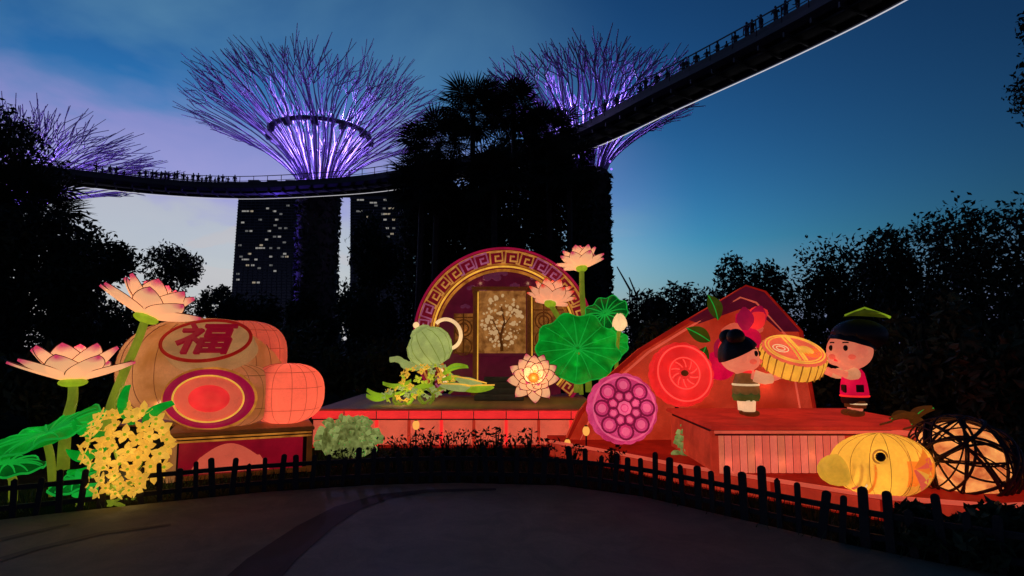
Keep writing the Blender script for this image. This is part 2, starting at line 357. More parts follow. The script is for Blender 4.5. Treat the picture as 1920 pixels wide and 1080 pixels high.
# ------------------------------------------------------------------ supertrees
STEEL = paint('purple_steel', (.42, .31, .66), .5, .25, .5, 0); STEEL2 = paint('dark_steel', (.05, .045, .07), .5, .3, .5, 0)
TRUNK = leafmat('trunk_planting', (.03, .04, .03), .6, .5, 0); LAMP_V = glow('violet_floodlight', (.25, .12, 1.0), 2.0)
def leaf_cards(mb, cen, size, n_rand, mi=0, outward=None):
    cen = np.asarray(cen, float); n = len(cen); r = rng
    a = r.normal(size=(n, 3)); a /= np.linalg.norm(a, axis=1)[:, None]
    b = r.normal(size=(n, 3)); b -= a * (a * b).sum(1)[:, None]; b /= np.linalg.norm(b, axis=1)[:, None]
    s = size * r.uniform(.6, 1.3, size=(n, 1)); c = np.cross(a, b)
    p = np.stack([cen - a * s, cen + b * s * .42 + c * s * .12, cen + a * s, cen - b * s * .42 + c * s * .12], 1).reshape(-1, 3)
    o = len(mb.v); mb.v += [tuple(q) for q in p.tolist()]
    mb.f += [(o + 4 * i, o + 4 * i + 1, o + 4 * i + 2, o + 4 * i + 3) for i in range(n)]; mb.m += [mi] * n; mb.sm += [False] * n
def supertree(px, Y, Rr, zneck, zrim, rt, label, ring, seed, counts=(36, 26, 16)):
    rr = random.Random(seed); p = at(px, 600, Y); st = thing('supertree', label, 'supertree', (p.x, Y, 0), group='supertrees')
    H = zrim - zneck
    prof = [(rt * (1.0 + .55 * (1 - min(1, k / 5)) ** 2), zneck * k / 12) for k in range(12)] + [(rt * 1.08, zneck), (rt * .9, zneck + .4)]
    mb = MB(); mb.lathe(prof, 28); part('trunk', mb, BARK, st)
    pts = []
    for _ in range(2600):
        k = rr.random() * 11.9; i = int(k); q = prof[i][0] + (prof[i + 1][0] - prof[i][0]) * (k - i); a = rr.random() * 2 * pi
        q += rr.uniform(0, .25); pts.append((q * cos(a), q * sin(a), zneck * k / 12))
    mb = MB(); leaf_cards(mb, pts, .45, None); tag(part('trunk_planting', mb, TRUNK, st), kind='stuff')
    def P(th, u, Rt, zt):          # a rib's path: steep out of the neck, then bending outwards
        r = rt * .75 + (Rt - rt * .75) * u ** bend; th += .05 * sin(7 * u + th * 5); return V((r * cos(th), r * sin(th), zneck - .5 + (zt - zneck + .5) * u ** lift))
    for tier, (n, fr, fz, bend, lift) in enumerate(zip((counts[0], counts[0], counts[1], counts[2]), (1.04, .93, .70, .42), (.84, 1.04, 1.12, 1.15), (1.05, 1.25, 1.3, 1.3), (.62, .72, .8, .85))):
        for i in range(n):
            th0 = 2 * pi * (i + .5 * tier + rr.uniform(-.2, .2)) / n; Rt = Rr * fr * rr.uniform(.93, 1.03); zt = zneck + H * fz * rr.uniform(.95, 1.04)
            mb = MB(); R0 = .125
            u1 = rr.uniform(.36, .5); mb.tube([P(th0, u1 * k / 6, Rt, zt) for k in range(7)], [R0 * (1 - .3 * k / 6) for k in range(7)], 5, cap=False)
            for s1 in (-1, 1):
                d1 = s1 * pi / n * rr.uniform(.5, .85); u2 = rr.uniform(.66, .78)
                p2 = [P(th0 + d1 * sqrt(k / 4), u1 + (u2 - u1) * k / 4, Rt, zt) for k in range(5)]
                mb.tube(p2, [.088, .082, .078, .072, .066], 4, cap=False); end = th0 + d1
                for s2 in (-1, 0, 1):
                    if s2 == 0 and rr.random() < .45: continue
                    d2 = (s2 * rr.uniform(.5, 1.05) + rr.uniform(-.15, .15)) * pi / n; ue = rr.uniform(.86, 1.0); um = (u2 + ue) / 2
                    q1 = P(end + d2 * .75, um, Rt, zt) + V((rr.uniform(-.45, .45), rr.uniform(-.45, .45), rr.uniform(-.35, .5)))
                    q2 = P(end + d2 * rr.uniform(.6, 1.3), ue, Rt, zt) + V((0, 0, rr.uniform(-.5, .6)))
                    mb.tube([p2[-1], q1, q2], [.064, .056, .042], 4, cap=False)
                    if rr.random() < .6: mb.tube([q1, q1 + (q2 - q1) * .6 + V((rr.uniform(-.5, .5), rr.uniform(-.5, .5), rr.uniform(.1, .6)))], [.05, .034], 4, cap=False)
            part('branch', mb, STEEL, st)
    if ring:
        mb = MB(); zr, rq = ring
        mb.lathe([(rq - .5, zr - .25), (rq + .2, zr - .3), (rq + .25, zr + .15), (rq - .5, zr + .2), (rq - .5, zr - .25)], 40); part('ring_walkway', mb, STEEL2, st)
        for k in range(12):
            a = 2 * pi * k / 12 + .2; mb = MB(); mb.box((0, 0, 0), (.8, .8, 1.1), bev=.12); part('floodlight', mb, STEEL2, st, loc=((rq + .1) * cos(a), (rq + .1) * sin(a), zr - .6), rot=(0, 0, a))
    for k in range(6):
        a = 2 * pi * k / 6 + .3; mb = MB(); mb.ell((0, 0, 0), (.12, .12, .12), 8, 6); part('uplight', mb, LAMP_V, st, loc=((rt + .7) * cos(a), (rt + .7) * sin(a), zneck + .8))
    for fz_, pw in ((.30, 450), (.55, 4600), (.85, 9000)): bulb(st, (0, 0, zneck + H * fz_), pw * (Rr / 19) ** 2, (.46, .34, 1), .25)
    return st
st1 = supertree(590, 85, 19.8, 24.5, 39.3, 2.9, 'middle supertree with wide purple crown and a ring walkway inside it', (33.0, 7.2), 3)
supertree(1108, 62, 12.4, 20.2, 30.2, 2.0, 'supertree rising behind the tall palms beside the lit skyway edge', None, 5, (30, 22, 13))
supertree(-45, 86, 25.0, 20.5, 33.0, 3.2, 'supertree crown reaching in above the dark tree at the photo edge', None, 9, (48, 34, 18))
# violet wash on the middle trunk
for zz in (9.0, 13.0, 18.0): bulb(st1, (-6.2, -.2, zz), 900, (.14, .07, 1), .15)

# ------------------------------------------------------------------ the aerial walkway
ZS = 21.4; DK = .75     # light line height, deck above it
SK = [(-140, 336), (60, 345), (150, 351), (300, 366), (450, 373), (600, 368), (740, 356), (930, 322), (1095, 284), (1270, 206), (1490, 106), (1700, 0), (1930, -140)]
def sk_pt(px, py):
    a, b = (px - CX) / F, (CY - py) / F; d = V((a, cos(PITCH) - b * sin(PITCH), sin(PITCH) + b * cos(PITCH))); return V((0, 0, EYE)) + d * ((ZS - EYE) / d.z)
path = smooth([sk_pt(*p) for p in SK], 7)
O = V((path[40].x, path[40].y, ZS)); sky_w = thing('aerial_walkway', 'dark curved skywalk with a thin white light line along its lower edge', 'walkway', O)
DECKM = paint('walkway_steel', (.05, .048, .055), .55, .3, .6, 0); LED = glow('white_led_line', (.95, .93, 1.0), .6); NETM = paint('walkway_mesh', (.04, .04, .045), .6, .3, 2, 0)
def sweep(section, mi=0, pts=None, dz=.75):
    mb = MB(); pts = pts or path; n = len(section); vs = []
    for i, p in enumerate(pts):
        d = pts[min(i + 1, len(pts) - 1)] - pts[max(i - 1, 0)]; d.z = 0; d.normalize(); s = V((d.y, -d.x, 0))    # s points to the inner (camera) side
        for a, b in section: q = p + s * a + V((0, 0, b + dz)) - O; vs.append(q)
    fs = [(i * n + j, i * n + (j + 1) % n, (i + 1) * n + (j + 1) % n, (i + 1) * n + j) for i in range(len(pts) - 1) for j in range(n)]
    mb.add(vs, fs, mi, False); return mb
part('deck', sweep([(0, -.68), (.12, -.68), (.2, -.25), (2.3, -.25), (2.8, .0), (2.8, .35), (0, .35)]), DECKM, sky_w)
part('arch_beam', sweep([(.9, -.5), (1.9, -.5), (1.8, -.27), (1.0, -.27)]), DECKM, sky_w)
part('light_line', sweep([(.0, -.045), (.07, -.045), (.07, .005), (.0, .005)], dz=0.0), LED, sky_w)
for a in (.05, 2.72):
    part('handrail', sweep([(a, 1.5), (a + .07, 1.5), (a + .07, 1.58), (a, 1.58)]), DECKM, sky_w); part('mid_rail', sweep([(a, .9), (a + .04, .9), (a + .04, .95), (a, .95)]), DECKM, sky_w)
    part('kick_plate', sweep([(a, .35), (a + .05, .35), (a + .05, .75), (a, .75)]), NETM, sky_w)
rs = resample(path, 2.0); mb = MB(); mb.tube([(0, 0, .35), (0, 0, 1.58)], .045, 4); pm = mb.mesh('rail_post', DECKM); mb = MB(); mb.box((1.4, 0, -.42), (2.5, .12, .34)); rm = mb.mesh('cross_rib', DECKM)
for i in range(len(rs) - 1):
    d = rs[i + 1] - rs[i]; d.z = 0; d.normalize(); s = V((d.y, -d.x, 0)); q = rs[i] - O + V((0, 0, DK))
    for a in (.085, 2.755): link('rail_post', pm, sky_w, q + s * a)
    link('cross_rib', rm, sky_w, q, (0, 0, atan2(s.y, s.x)))
# visitors on the walkway: one skinned body, remeshed into a single surface
def remeshed(mb, vox, name, mats, smooth_it=2):
    me = mb.mesh('tmp', mats); o = link('tmp', me); m_ = o.modifiers.new('r', 'REMESH'); m_.mode = 'VOXEL'; m_.voxel_size = vox; m_.use_smooth_shade = True
    if smooth_it: s_ = o.modifiers.new('s', 'SMOOTH'); s_.iterations = smooth_it; s_.factor = .5
    dg = bpy.context.evaluated_depsgraph_get(); r = bpy.data.meshes.new_from_object(o.evaluated_get(dg)); bpy.data.objects.remove(o); r.name = name
    r.materials.clear()
    for q in (mats if isinstance(mats, (list, tuple)) else [mats]): r.materials.append(q)
    return r
CLOTH = [paint('dark_clothes', (.03, .03, .04), .9, .3, 8, 0), paint('grey_clothes', (.06, .055, .06), .9, .3, 8, 0), paint('blue_clothes', (.03, .04, .08), .9, .3, 8, 0)]
def visitor(h, arm, mat):
    mb = MB(); k = h / 1.7
    mb.ell((0, 0, 1.58 * k), (.085 * k, .10 * k, .125 * k), 10, 8); mb.tube([(0, 0, 1.38 * k), (0, 0, 1.5 * k)], .055 * k, 8)
    mb.tube([(0, 0, .82 * k), (0, 0, 1.05 * k), (0, 0, 1.28 * k), (0, 0, 1.42 * k)], [.15 * k, .14 * k, .17 * k, .09 * k], 10)
    for s in (-1, 1):
        mb.tube([(s * .08 * k, 0, .88 * k), (s * .10 * k, .02, .46 * k), (s * .10 * k, 0, .06)], [.085 * k, .06 * k, .045 * k], 8); mb.tube([(s * .10 * k, .03, .04), (s * .11 * k, -.14 * k, .04)], [.045, .04], 6)
        if arm == 'up' and s == 1: pts = [(s * .19 * k, 0, 1.36 * k), (s * .27 * k, -.12, 1.3 * k), (s * .16 * k, -.3, 1.5 * k)]
        elif arm == 'rail': pts = [(s * .19 * k, 0, 1.36 * k), (s * .27 * k, -.05, 1.12 * k), (s * .2 * k, -.28, 1.08 * k)]
        else: pts = [(s * .19 * k, 0, 1.36 * k), (s * .25 * k, .03, 1.08 * k), (s * .24 * k, -.05, .82 * k)]
        mb.tube(pts, [.06 * k, .045 * k, .035 * k], 7)
    return remeshed(mb, .035, 'person', mat, 1)
vis = [visitor(1.72, 'rail', CLOTH[0]), visitor(1.6, 'down', CLOTH[1]), visitor(1.78, 'up', CLOTH[2]), visitor(1.35, 'rail', CLOTH[0]), visitor(1.66, 'rail', CLOTH[1])]
def nearest(px):
    best = None
    for i in range(len(path) - 1):
        for k in range(6):
            q = path[i].lerp(path[i + 1], k / 6); u = CX + F * (q.x / (q.y * cos(PITCH) + (q.z - EYE) * sin(PITCH)))
            if best is None or abs(u - px) < best[0]: best = (abs(u - px), q, path[i + 1] - path[i])
    return best[1], best[2]
for i, px in enumerate([182, 192, 206, 218, 232, 262, 276, 291, 300, 306, 314, 322, 332, 338, 350, 356, 367, 378, 386, 394, 402, 411, 420, 430, 441, 452]):
    q, d = nearest(px); d.z = 0; d.normalize(); s = V((d.y, -d.x, 0)); o = link('person', vis[(i * 3 + i // 4) % 5], None, q + s * random.uniform(1.7, 2.4) + V((0, 0, .35 + DK)), (0, 0, atan2(s.y, s.x) + pi / 2 + random.uniform(-.7, .7)))
    tag(o, 'dark standing visitor on the far level stretch of skywalk', 'person', 'visitors on the far stretch of the skywalk')
for i, px in enumerate([1150, 1172, 1196, 1232, 1252, 1268, 1284, 1318, 1330, 1342, 1366, 1380, 1398, 1412, 1440, 1452, 1470, 1500, 1515, 1540]):
    q, d = nearest(px); d.z = 0; d.normalize(); s = V((d.y, -d.x, 0)); o = link('person', vis[(i * 2 + i // 3) % 5], None, q + s * random.uniform(1.9, 2.5) + V((0, 0, .35 + DK)), (0, 0, atan2(s.y, s.x) + pi / 2 + random.uniform(-.7, .7)))
    tag(o, 'dark visitor at the rail of the near, climbing stretch of skywalk', 'person', 'visitors on the near stretch of the skywalk')

# ------------------------------------------------------------------ trees
def tree(label, px, top, Y, hw, low, n=5200, leaf=.22, name='tree', group='trees round the lantern garden', mat=None, seed=0, blobs=26, cut=1.0, depth=None):
    """crown between pixel rows top and low, hw pixels half-width, at depth Y"""
    rr = random.Random(seed * 13 + int(px)); k = Y / F; c = at(px, (top + low) / 2, Y); rx = hw * k; rz = (low - top) / 2 * k; ry = depth or min(rx, rz * 1.2)
    tr = thing(name, label, 'tree', (c.x, Y, 0), group=group)
    n = int(n * 1.9); leaf *= .62; cen = []
    for i in range(blobs):
        a = rr.uniform(0, 2 * pi); zz = rr.uniform(-.85, .8); q = sqrt(max(0, 1 - zz * zz)) * rr.uniform(.35, .82)
        cen.append((V((cos(a) * q * rx, sin(a) * q * ry, c.z + zz * rz)), rr.uniform(.24, .4)))
    mb = MB(); pts = []
    for b, s in cen:
        m_ = n // blobs; d = rng.normal(size=(m_, 3)); d /= np.linalg.norm(d, axis=1)[:, None]; r_ = rng.uniform(.35, 1, size=(m_, 1)) ** .5
        ragged = rng.uniform(.75, 1.25, size=(m_, 1))
        pts.append(np.array(b) + d * r_ * ragged * np.array([rx * s * 1.1, ry * s * 1.1, rz * s * .95]))
    leaf_cards(mb, np.concatenate(pts), leaf, None); part('crown', mb, mat or LEAF, tr)
    mb = MB(); tr_r = max(.1, rz * .055); zb = c.z - rz * .35
    mb.tube([(0, 0, -.1), (.05 * rx * rr.uniform(-1, 1), 0, zb * .5), (.1 * rx * rr.uniform(-1, 1), 0, zb), (0, 0, c.z + rz * .3)], [tr_r * 1.4, tr_r, tr_r * .85, tr_r * .3], 8)
    for b, s in cen[::2]: mb.tube([(0, 0, zb * rr.uniform(.8, 1)), V((b.x * .5, b.y * .5, (zb + b.z) / 2 + .1 * rz)), b], [tr_r * .5, tr_r * .3, tr_r * .1], 5)
    part('trunk', mb, BARK, tr); return tr
tree('big dark tree at the photo edge under the cropped supertree', -75, 200, 19, 165, 500, 9000, .17, seed=1, blobs=34)
tree('dark bushy tree filling the space below the fan palm leaves', 30, 400, 17, 150, 700, 8000, .17, seed=2, blobs=30)
tree('dark low tree sloping down beside the upper lotus flower', 165, 452, 24, 95, 690, 6500, .2, seed=3)
tree('round see-through tree against the bright cloud above the lotus', 318, 462, 62, 56, 640, 2600, .42, seed=4, blobs=20)
tree('small far tree at the foot of the lit hotel tower', 405, 538, 60, 46, 660, 2000, .4, seed=5)
tree('dark tree below the hotel tower behind the big mooncake', 470, 552, 34, 75, 740, 4200, .28, seed=6)
tree('dark tree at the base of the middle supertree trunk', 575, 556, 30, 62, 740, 3800, .26, seed=7)
tree('slim dark tree standing by the palms and second tower', 700, 415, 36, 62, 700, 5600, .27, seed=8)
tree('small dark tree filling below the palms by the round gate', 690, 545, 24, 70, 760, 4200, .22, seed=9)
tree('dense dark tree behind the round gate under the palms', 850, 330, 31, 105, 720, 9000, .25, seed=10, blobs=36)
tree('dark leafy tree between the palm trunks beside the teapot', 812, 300, 29, 80, 640, 6500, .25, seed=21, blobs=34)
tree('dark leafy tree in the gap below the tallest palm', 905, 330, 28, 80, 640, 6500, .25, seed=22, blobs=34)
tree('tall dense dark tree behind the gate top between palms', 960, 250, 33, 120, 720, 11000, .26, seed=11, blobs=40)
tree('dense dark tree hiding the supertree trunk beside the palms', 1040, 275, 30, 86, 720, 9000, .25, seed=12, blobs=36)
tree('low dark tree between the gate and the open sky', 1185, 552, 40, 90, 720, 4200, .3, seed=13)
tree('dark rounded tree top behind the red fan panel', 1285, 522, 36, 85, 760, 5200, .26, seed=14)
tree('dark tree with a round top behind the two children', 1415, 476, 30, 100, 800, 7600, .24, seed=15, blobs=32)
tree('dark tree behind the leaf-topped hair of the boy', 1570, 448, 26, 105, 820, 7600, .21, seed=16, blobs=32)
tree('dark wide tree on the slope behind the basket lantern', 1720, 428, 22, 120, 840, 8600, .19, seed=17, blobs=34)
tree('tallest dark tree of the slope at the photo edge', 1885, 382, 18, 150, 860, 9500, .17, seed=18, blobs=36)
tree('overhanging dark tree in the top corner of the photo', 2010, -140, 15, 112, 250, 5200, .14, seed=19, blobs=24)

# fan palms
def fan_leaf(L_, blades=26, spread=290):
    mb = MB(); mb.tube([(0, 0, 0), (0, .45 * L_, .06 * L_), (0, .9 * L_, 0)], [.022, .016, .012], 4)
    o = V((0, .9 * L_, 0))
    for i in range(blades):
        a = R(90 - spread / 2 + spread * i / (blades - 1)); ln = L_ * random.uniform(.8, 1.0) * (.75 + .25 * cos((a - pi / 2) * .6)); d = V((cos(a), sin(a), 0)); s = V((-sin(a), cos(a), 0))
        w_ = ln * .045; up = V((0, 0, .012 * (1 if i % 2 else -1))); m1 = o + d * ln * .5 + up + V((0, 0, -.02)); tip = o + d * ln + V((0, 0, -ln * random.uniform(.05, .35)))
        mb.add([o, m1 + s * w_, tip, m1 - s * w_, m1 + V((0, 0, -w_ * .5))], [(0, 1, 4), (1, 2, 4), (2, 3, 4), (3, 0, 4)], 0, False)
    return mb.mesh('leaf', PALMLEAF)
fans = [fan_leaf(1.15), fan_leaf(1.0, 24, 270), fan_leaf(1.3, 28, 300)]
def palm(label, px, py, Y, n, sc_, seed, group='fan palms behind the round gate'):
    rr = random.Random(seed); c = at(px, py, Y); pl = thing('fan_palm', label, 'palm', (c.x, Y, 0), group=group)
    mb = MB(); bend = rr.uniform(-.3, .3); mb.tube([(bend, 0, -.1), (bend * .6, 0, c.z * .4), (0, 0, c.z)], [.2, .14, .12], 8); part('trunk', mb, BARK, pl)
    for i in range(n):
        ph = math.asin(-.75 + 1.7 * (i + .5) / n); az = i * 2.39996 + rr.uniform(-.3, .3)
        X = T(0, 0, c.z) @ M.Rotation(az, 4, 'Z') @ M.Rotation(ph, 4, 'X') @ M.Rotation(rr.uniform(-.5, .5), 4, 'Y') @ S(sc_, sc_, sc_)
        linkM('leaf', fans[rr.randrange(3)], pl, X)
    return pl
palm('fan palm with the tallest spiky crown beside the middle supertree', 888, 212, 27, 40, .95, 1)
palm('fan palm with a spiky crown just above the gate top', 962, 205, 29, 40, .95, 2)
palm('fan palm whose crown overlaps the lower purple supertree branches', 822, 272, 26, 36, .95, 3)
palm('low fan palm at the edge nearest the second hotel tower', 792, 352, 25, 34, .9, 4)
palm('fan palm standing before the trunk of the smaller supertree', 1028, 252, 28, 36, .95, 5)
palm('fan palm low in the dark centre of the palm group', 925, 330, 25, 34, .9, 6)
palm('fan palm beneath the end of the lit skyway edge', 1068, 318, 27, 32, .85, 7)
palm('fan palm with drooping leaves below the cropped supertree crown', 62, 385, 18, 30, .85, 8, 'fan palms at the side')

# dark shrubs round the display
def shrub(label, px, base_py, top_py, Y, hw, n=1500, leaf=.09, mat=None, name='shrub', group='dark shrubs round the lanterns', seed=0):
    k = Y / F; b = at(px, base_py, Y); tp = at(px, top_py, Y); z0 = max(0, b.z); h = tp.z - z0; rx = hw * k
    sh = thing(name, label, 'shrub', (b.x, Y, z0), group=group); rr = random.Random(seed + int(px)); mb = MB(); pts = []
    nb = 12
    for i in range(nb):
        a = rr.uniform(0, 2 * pi); q = rr.uniform(.1, .75); c = np.array([cos(a) * q * rx, sin(a) * q * min(rx, h) * .7, h * rr.uniform(.25, .78)]); d = rng.normal(size=(n // nb, 3)); d /= np.linalg.norm(d, axis=1)[:, None]
        pts.append(c + d * (rng.uniform(.2, 1, size=(n // nb, 1)) ** .5) * np.array([rx * .42, min(rx, h) * .4, h * .3]))
    P_ = np.concatenate(pts); P_[:, 2] = np.maximum(P_[:, 2], .02); leaf_cards(mb, P_, leaf, None); part('foliage', mb, mat or SHRUB, sh)
    mb = MB()
    for i in range(6): a = rr.uniform(0, 2 * pi); mb.tube([(0, 0, -.02), (cos(a) * rx * .3, sin(a) * rx * .3, h * .4), (cos(a) * rx * .55, sin(a) * rx * .5, h * .72)], [.025, .018, .008], 5)
    part('stem', mb, BARK, sh); return sh
for i, (px, b_, t_, Y, hw, lab) in enumerate([
    (60, 800, 640, 11, 100, 'dark shrub behind the lower lotus stem'), (150, 790, 660, 12.5, 110, 'dark shrub between the two lotus stems'), (640, 745, 652, 15, 90, 'dark shrub between the big mooncake and the teapot'), (520, 745, 600, 16, 90, 'dark shrub behind the top of the big mooncake'),
    (730, 745, 640, 14.5, 70, 'dark shrub just behind the teapot'), (1240, 760, 600, 13, 90, 'dark shrub behind the lotus bud'), (1480, 800, 610, 12, 110, 'dark shrub behind the cake the children carry'),
    (1690, 850, 600, 11, 90, 'leafy shrub behind the boy in red'), (1800, 900, 560, 9.5, 100, 'tall leafy shrub beside the basket lantern'), (1900, 960, 600, 8, 95, 'leafy shrub at the photo edge above the basket'),
    (1860, 1030, 800, 6.2, 110, 'shrub in front of the basket lantern end'), (1760, 1080, 955, 4.75, 90, 'low shrub behind the fence near the basket lantern'), (1900, 1110, 940, 4.5, 110, 'low shrub filling the bottom corner of the photo'), (1640, 1075, 1000, 5.0, 70, 'low shrub under the yellow fish lantern')]):
    shrub(lab, px, b_, t_, Y, hw, 2400 if Y < 12 else 2000, .06 if Y < 7 else .1, seed=i)
# plants in the bed behind the fence
for i, (px, t_) in enumerate([(735, 824), (768, 812), (800, 806), (836, 810), (868, 804), (900, 808), (930, 800), (962, 812), (992, 806), (1022, 818), (700, 838), (650, 842), (1075, 835), (1150, 842)]):
    p = at(px, t_, 7.45); bp = thing('bed_plant', 'small dark plant of the row standing up before the red stage', 'plant', (p.x, 7.45 + random.uniform(-.1, .2), 0), group='small plants along the fence'); mb = MB(); h = p.z
    for k in range(16):
        a = random.uniform(0, 2 * pi); r = random.uniform(.03, .16); tip = V((cos(a) * r, sin(a) * r, h * random.uniform(.6, 1.03))); m1 = V((cos(a) * r * .35, sin(a) * r * .35, h * .5)); s = V((-sin(a), cos(a), 0)) * .016
        mb.add([(0, 0, 0), m1 + s, tip, m1 - s], [(0, 1, 2, 3)], 0, False)
    pts = [(random.gauss(0, .09), random.gauss(0, .07), h * random.uniform(.45, 1)) for _ in range(70)]; leaf_cards(mb, pts, .035, None); part('leaves', mb, SHRUB, bp)
# turf in the bed
mb = MB(); pts = []
for _ in range(9000):
    k = random.random() * (len(line) - 1); i = int(k); p = line[i].lerp(line[i + 1], k - i) + V((fp[5].x, fp[5].y, 0)); q = V((random.uniform(-.3, .3), random.uniform(.08, 2.4), 0)) + p; h = random.uniform(.04, .13); a = random.random() * 6.3
    s = V((cos(a), sin(a), 0)) * .006; tp = q + V((random.gauss(0, .03), random.gauss(0, .03), h)); o = len(mb.v); mb.v += [tuple(q - s), tuple(q + s), tuple(tp)]; mb.f.append((o, o + 1, o + 2)); mb.m.append(0); mb.sm.append(False)
tag(part('grass', mb, SHRUB), 'short dark grass in the bed behind the picket fence', 'grass', kind='stuff')
mb = MB(); pts = []
for i in range(9000):
    xx = random.uniform(-150, 170); hh = 7.5 + 2.2 * sin(xx * .11) + 1.6 * sin(xx * .37 + 1); pts.append((xx, 118 + random.uniform(-5, 5), hh * random.random() ** .55))
leaf_cards(mb, pts, .85, None); tag(part('distant_woods', mb, LEAF), 'distant dark woods along the horizon behind the garden', 'woods', kind='stuff')

# ================================================================== the lantern display
PEACH = lantern('peach_silk', 'e0a878', .62, .3); CREAM = lantern('cream_silk', 'f0d0a0', .75, .2)
SALMON = lantern('salmon_silk', 'd86048', 0.72, .2); TAN = lantern('tan_silk', 'a87448', 0.62, .35, 2.2, '8a5828'); REDBR = lantern('bright_red_silk', 'f03030', 0.95, .3)
BRICK = lantern('brick_red_silk', 'b83420', 0.8, .4); DEEP = lantern('deep_red_silk', '96180c', 0.7, .4); MAROON = lantern('maroon_silk', '70081c', 0.85, .4)
DARKMAR = lantern('dark_maroon_silk', '4c0a1e', 0.85, .35, 4); GOLD = lantern('gold_silk', 'e8b848', .8, .3, 5); AMBER = lantern('amber_silk', 'c08030', 0.75, .45, 4, '7a4412')
YELLOW = lantern('yellow_silk', 'e4b040', 0.75, .25, 4); ORANGE = lantern('orange_silk', 'f08428', .75, .3); GREEN = lantern('green_silk', '089428', 0.85, .5, 3, '066010'); LIME = lantern('lime_silk', '9cb828', .6, .4, 5)
STEMG = lantern('stem_silk', '8a9828', .5, .4, 4); PINK = lantern('pink_silk', 'd04878', 0.8, .35, 5, 'b02858'); LPINK = lantern('light_pink_silk', 'f878a0', 0.6, .2); SAGE = lantern('sage_silk', 'a0aa68', 0.68, .25, 4)
OLIVE = lantern('olive_leaf_glow', '788048', 0.95, .6, 9, '3c4018'); SKIN = lantern('skin_silk', 'e8906c', .6, .22, 3, 'd87058'); HAIR = paint('black_hair', (.006, .006, .007), .5, .3, 12, .3)
BROWN = paint('brown_paint', '6e3a14', .6, .3, 8, .2, emit=.25); DARK = paint('dark_paint', (.012, .009, .009), .6, .3, 8, 0); CRIMSON = lantern('crimson_silk', 'c80840', 0.8, .3, 5)
ROSE = lantern('rose_silk', '98103c', 0.8, .3, 4); STONE = paint('stone_step', (.10, .10, .11), .85, .3, 7, .4); WOODTOP = paint('stage_boards', (.46, .27, .13), .7, .35, 5, .3)

LOBE = lantern('lobe_silk', 'dc6850', .42, .18, 2.5); FISHY = lantern('fish_silk', 'e8b444', .5, .2, 4)
# ---- lotus flowers
def petal_mat(name, tip, body, base):
    m, t = newmat(name); tc = t.N('ShaderNodeTexCoord'); sp = t.N('ShaderNodeSeparateXYZ'); t.L(tc.outputs['UV'], sp.inputs[0])
    n = t.noise(tc.outputs['Object'], 7, 4, .6); v_ = t.math('ADD', sp.outputs[1], t.math('MULTIPLY', t.math('SUBTRACT', n, .5), .18))
    col = t.ramp(v_, [(.0, lin(base)), (.22, lin(body)), (.8, lin(body)), (.96, lin(tip)), (1, lin(tip))])
    ve = t.N('ShaderNodeTexWave', wave_type='BANDS', bands_direction='X'); t.L(tc.outputs['UV'], ve.inputs[0]); ve.inputs['Scale'].default_value = 5; ve.inputs['Distortion'].default_value = 1.5
    col = t.mix(t.ramp(ve.outputs[1], [(.0, .25), (.4, 0.0)]), col, tuple(k * .6 for k in lin(body)))
    d = t.N('ShaderNodeBsdfDiffuse'); tr = t.N('ShaderNodeBsdfTranslucent'); t.L(col, d.inputs[0]); t.L(col, tr.inputs[0]); mx = t.N('ShaderNodeMixShader'); mx.inputs[0].default_value = .5
    t.L(d.outputs[0], mx.inputs[1]); t.L(tr.outputs[0], mx.inputs[2]); em = t.N('ShaderNodeEmission'); t.L(col, em.inputs[0]); em.inputs[1].default_value = .68
    a = t.N('ShaderNodeAddShader'); t.L(mx.outputs[0], a.inputs[0]); t.L(em.outputs[0], a.inputs[1]); o = t.N('ShaderNodeOutputMaterial'); t.L(a.outputs[0], o.inputs[0]); return m
LOTUS = petal_mat('lotus_petal_silk', 'c83868', 'f0b888', 'e8c848'); LOTUSR = petal_mat('red_lotus_petal_silk', 'e03a30', 'eaa880', 'e8d0a0')
def petal(L_, W, cup, curl, mat):
    mb = MB(); nu, nv = 8, 12; uv = []
    def fn(u, v):
        a = u * 2 - 1; w_ = W * (sin(pi * min(1, v * .93 + .07)) ** .75) * (1 - .12 * v); y_ = L_ * v; zz = L_ * curl * v * v + cup * W * a * a * (1 - .3 * v)
        return (a * w_, y_ * cos(curl * v * .6), zz)
    mb.surf(fn, nu, nv)
    edge = [fn(0, k / 12) for k in range(13)] + [fn(1, k / 12) for k in range(12, -1, -1)]; mb.tube(edge, .0065, 4, 1)
    me = mb.mesh('petal', [mat, RIM]); ul = me.uv_layers.new(); co = [(i / nu, j / nv) for j in range(nv + 1) for i in range(nu + 1)]
    for lp in me.loops: ul.data[lp.index].uv = co[lp.vertex_index] if lp.vertex_index < len(co) else (.5, .5)
    return me
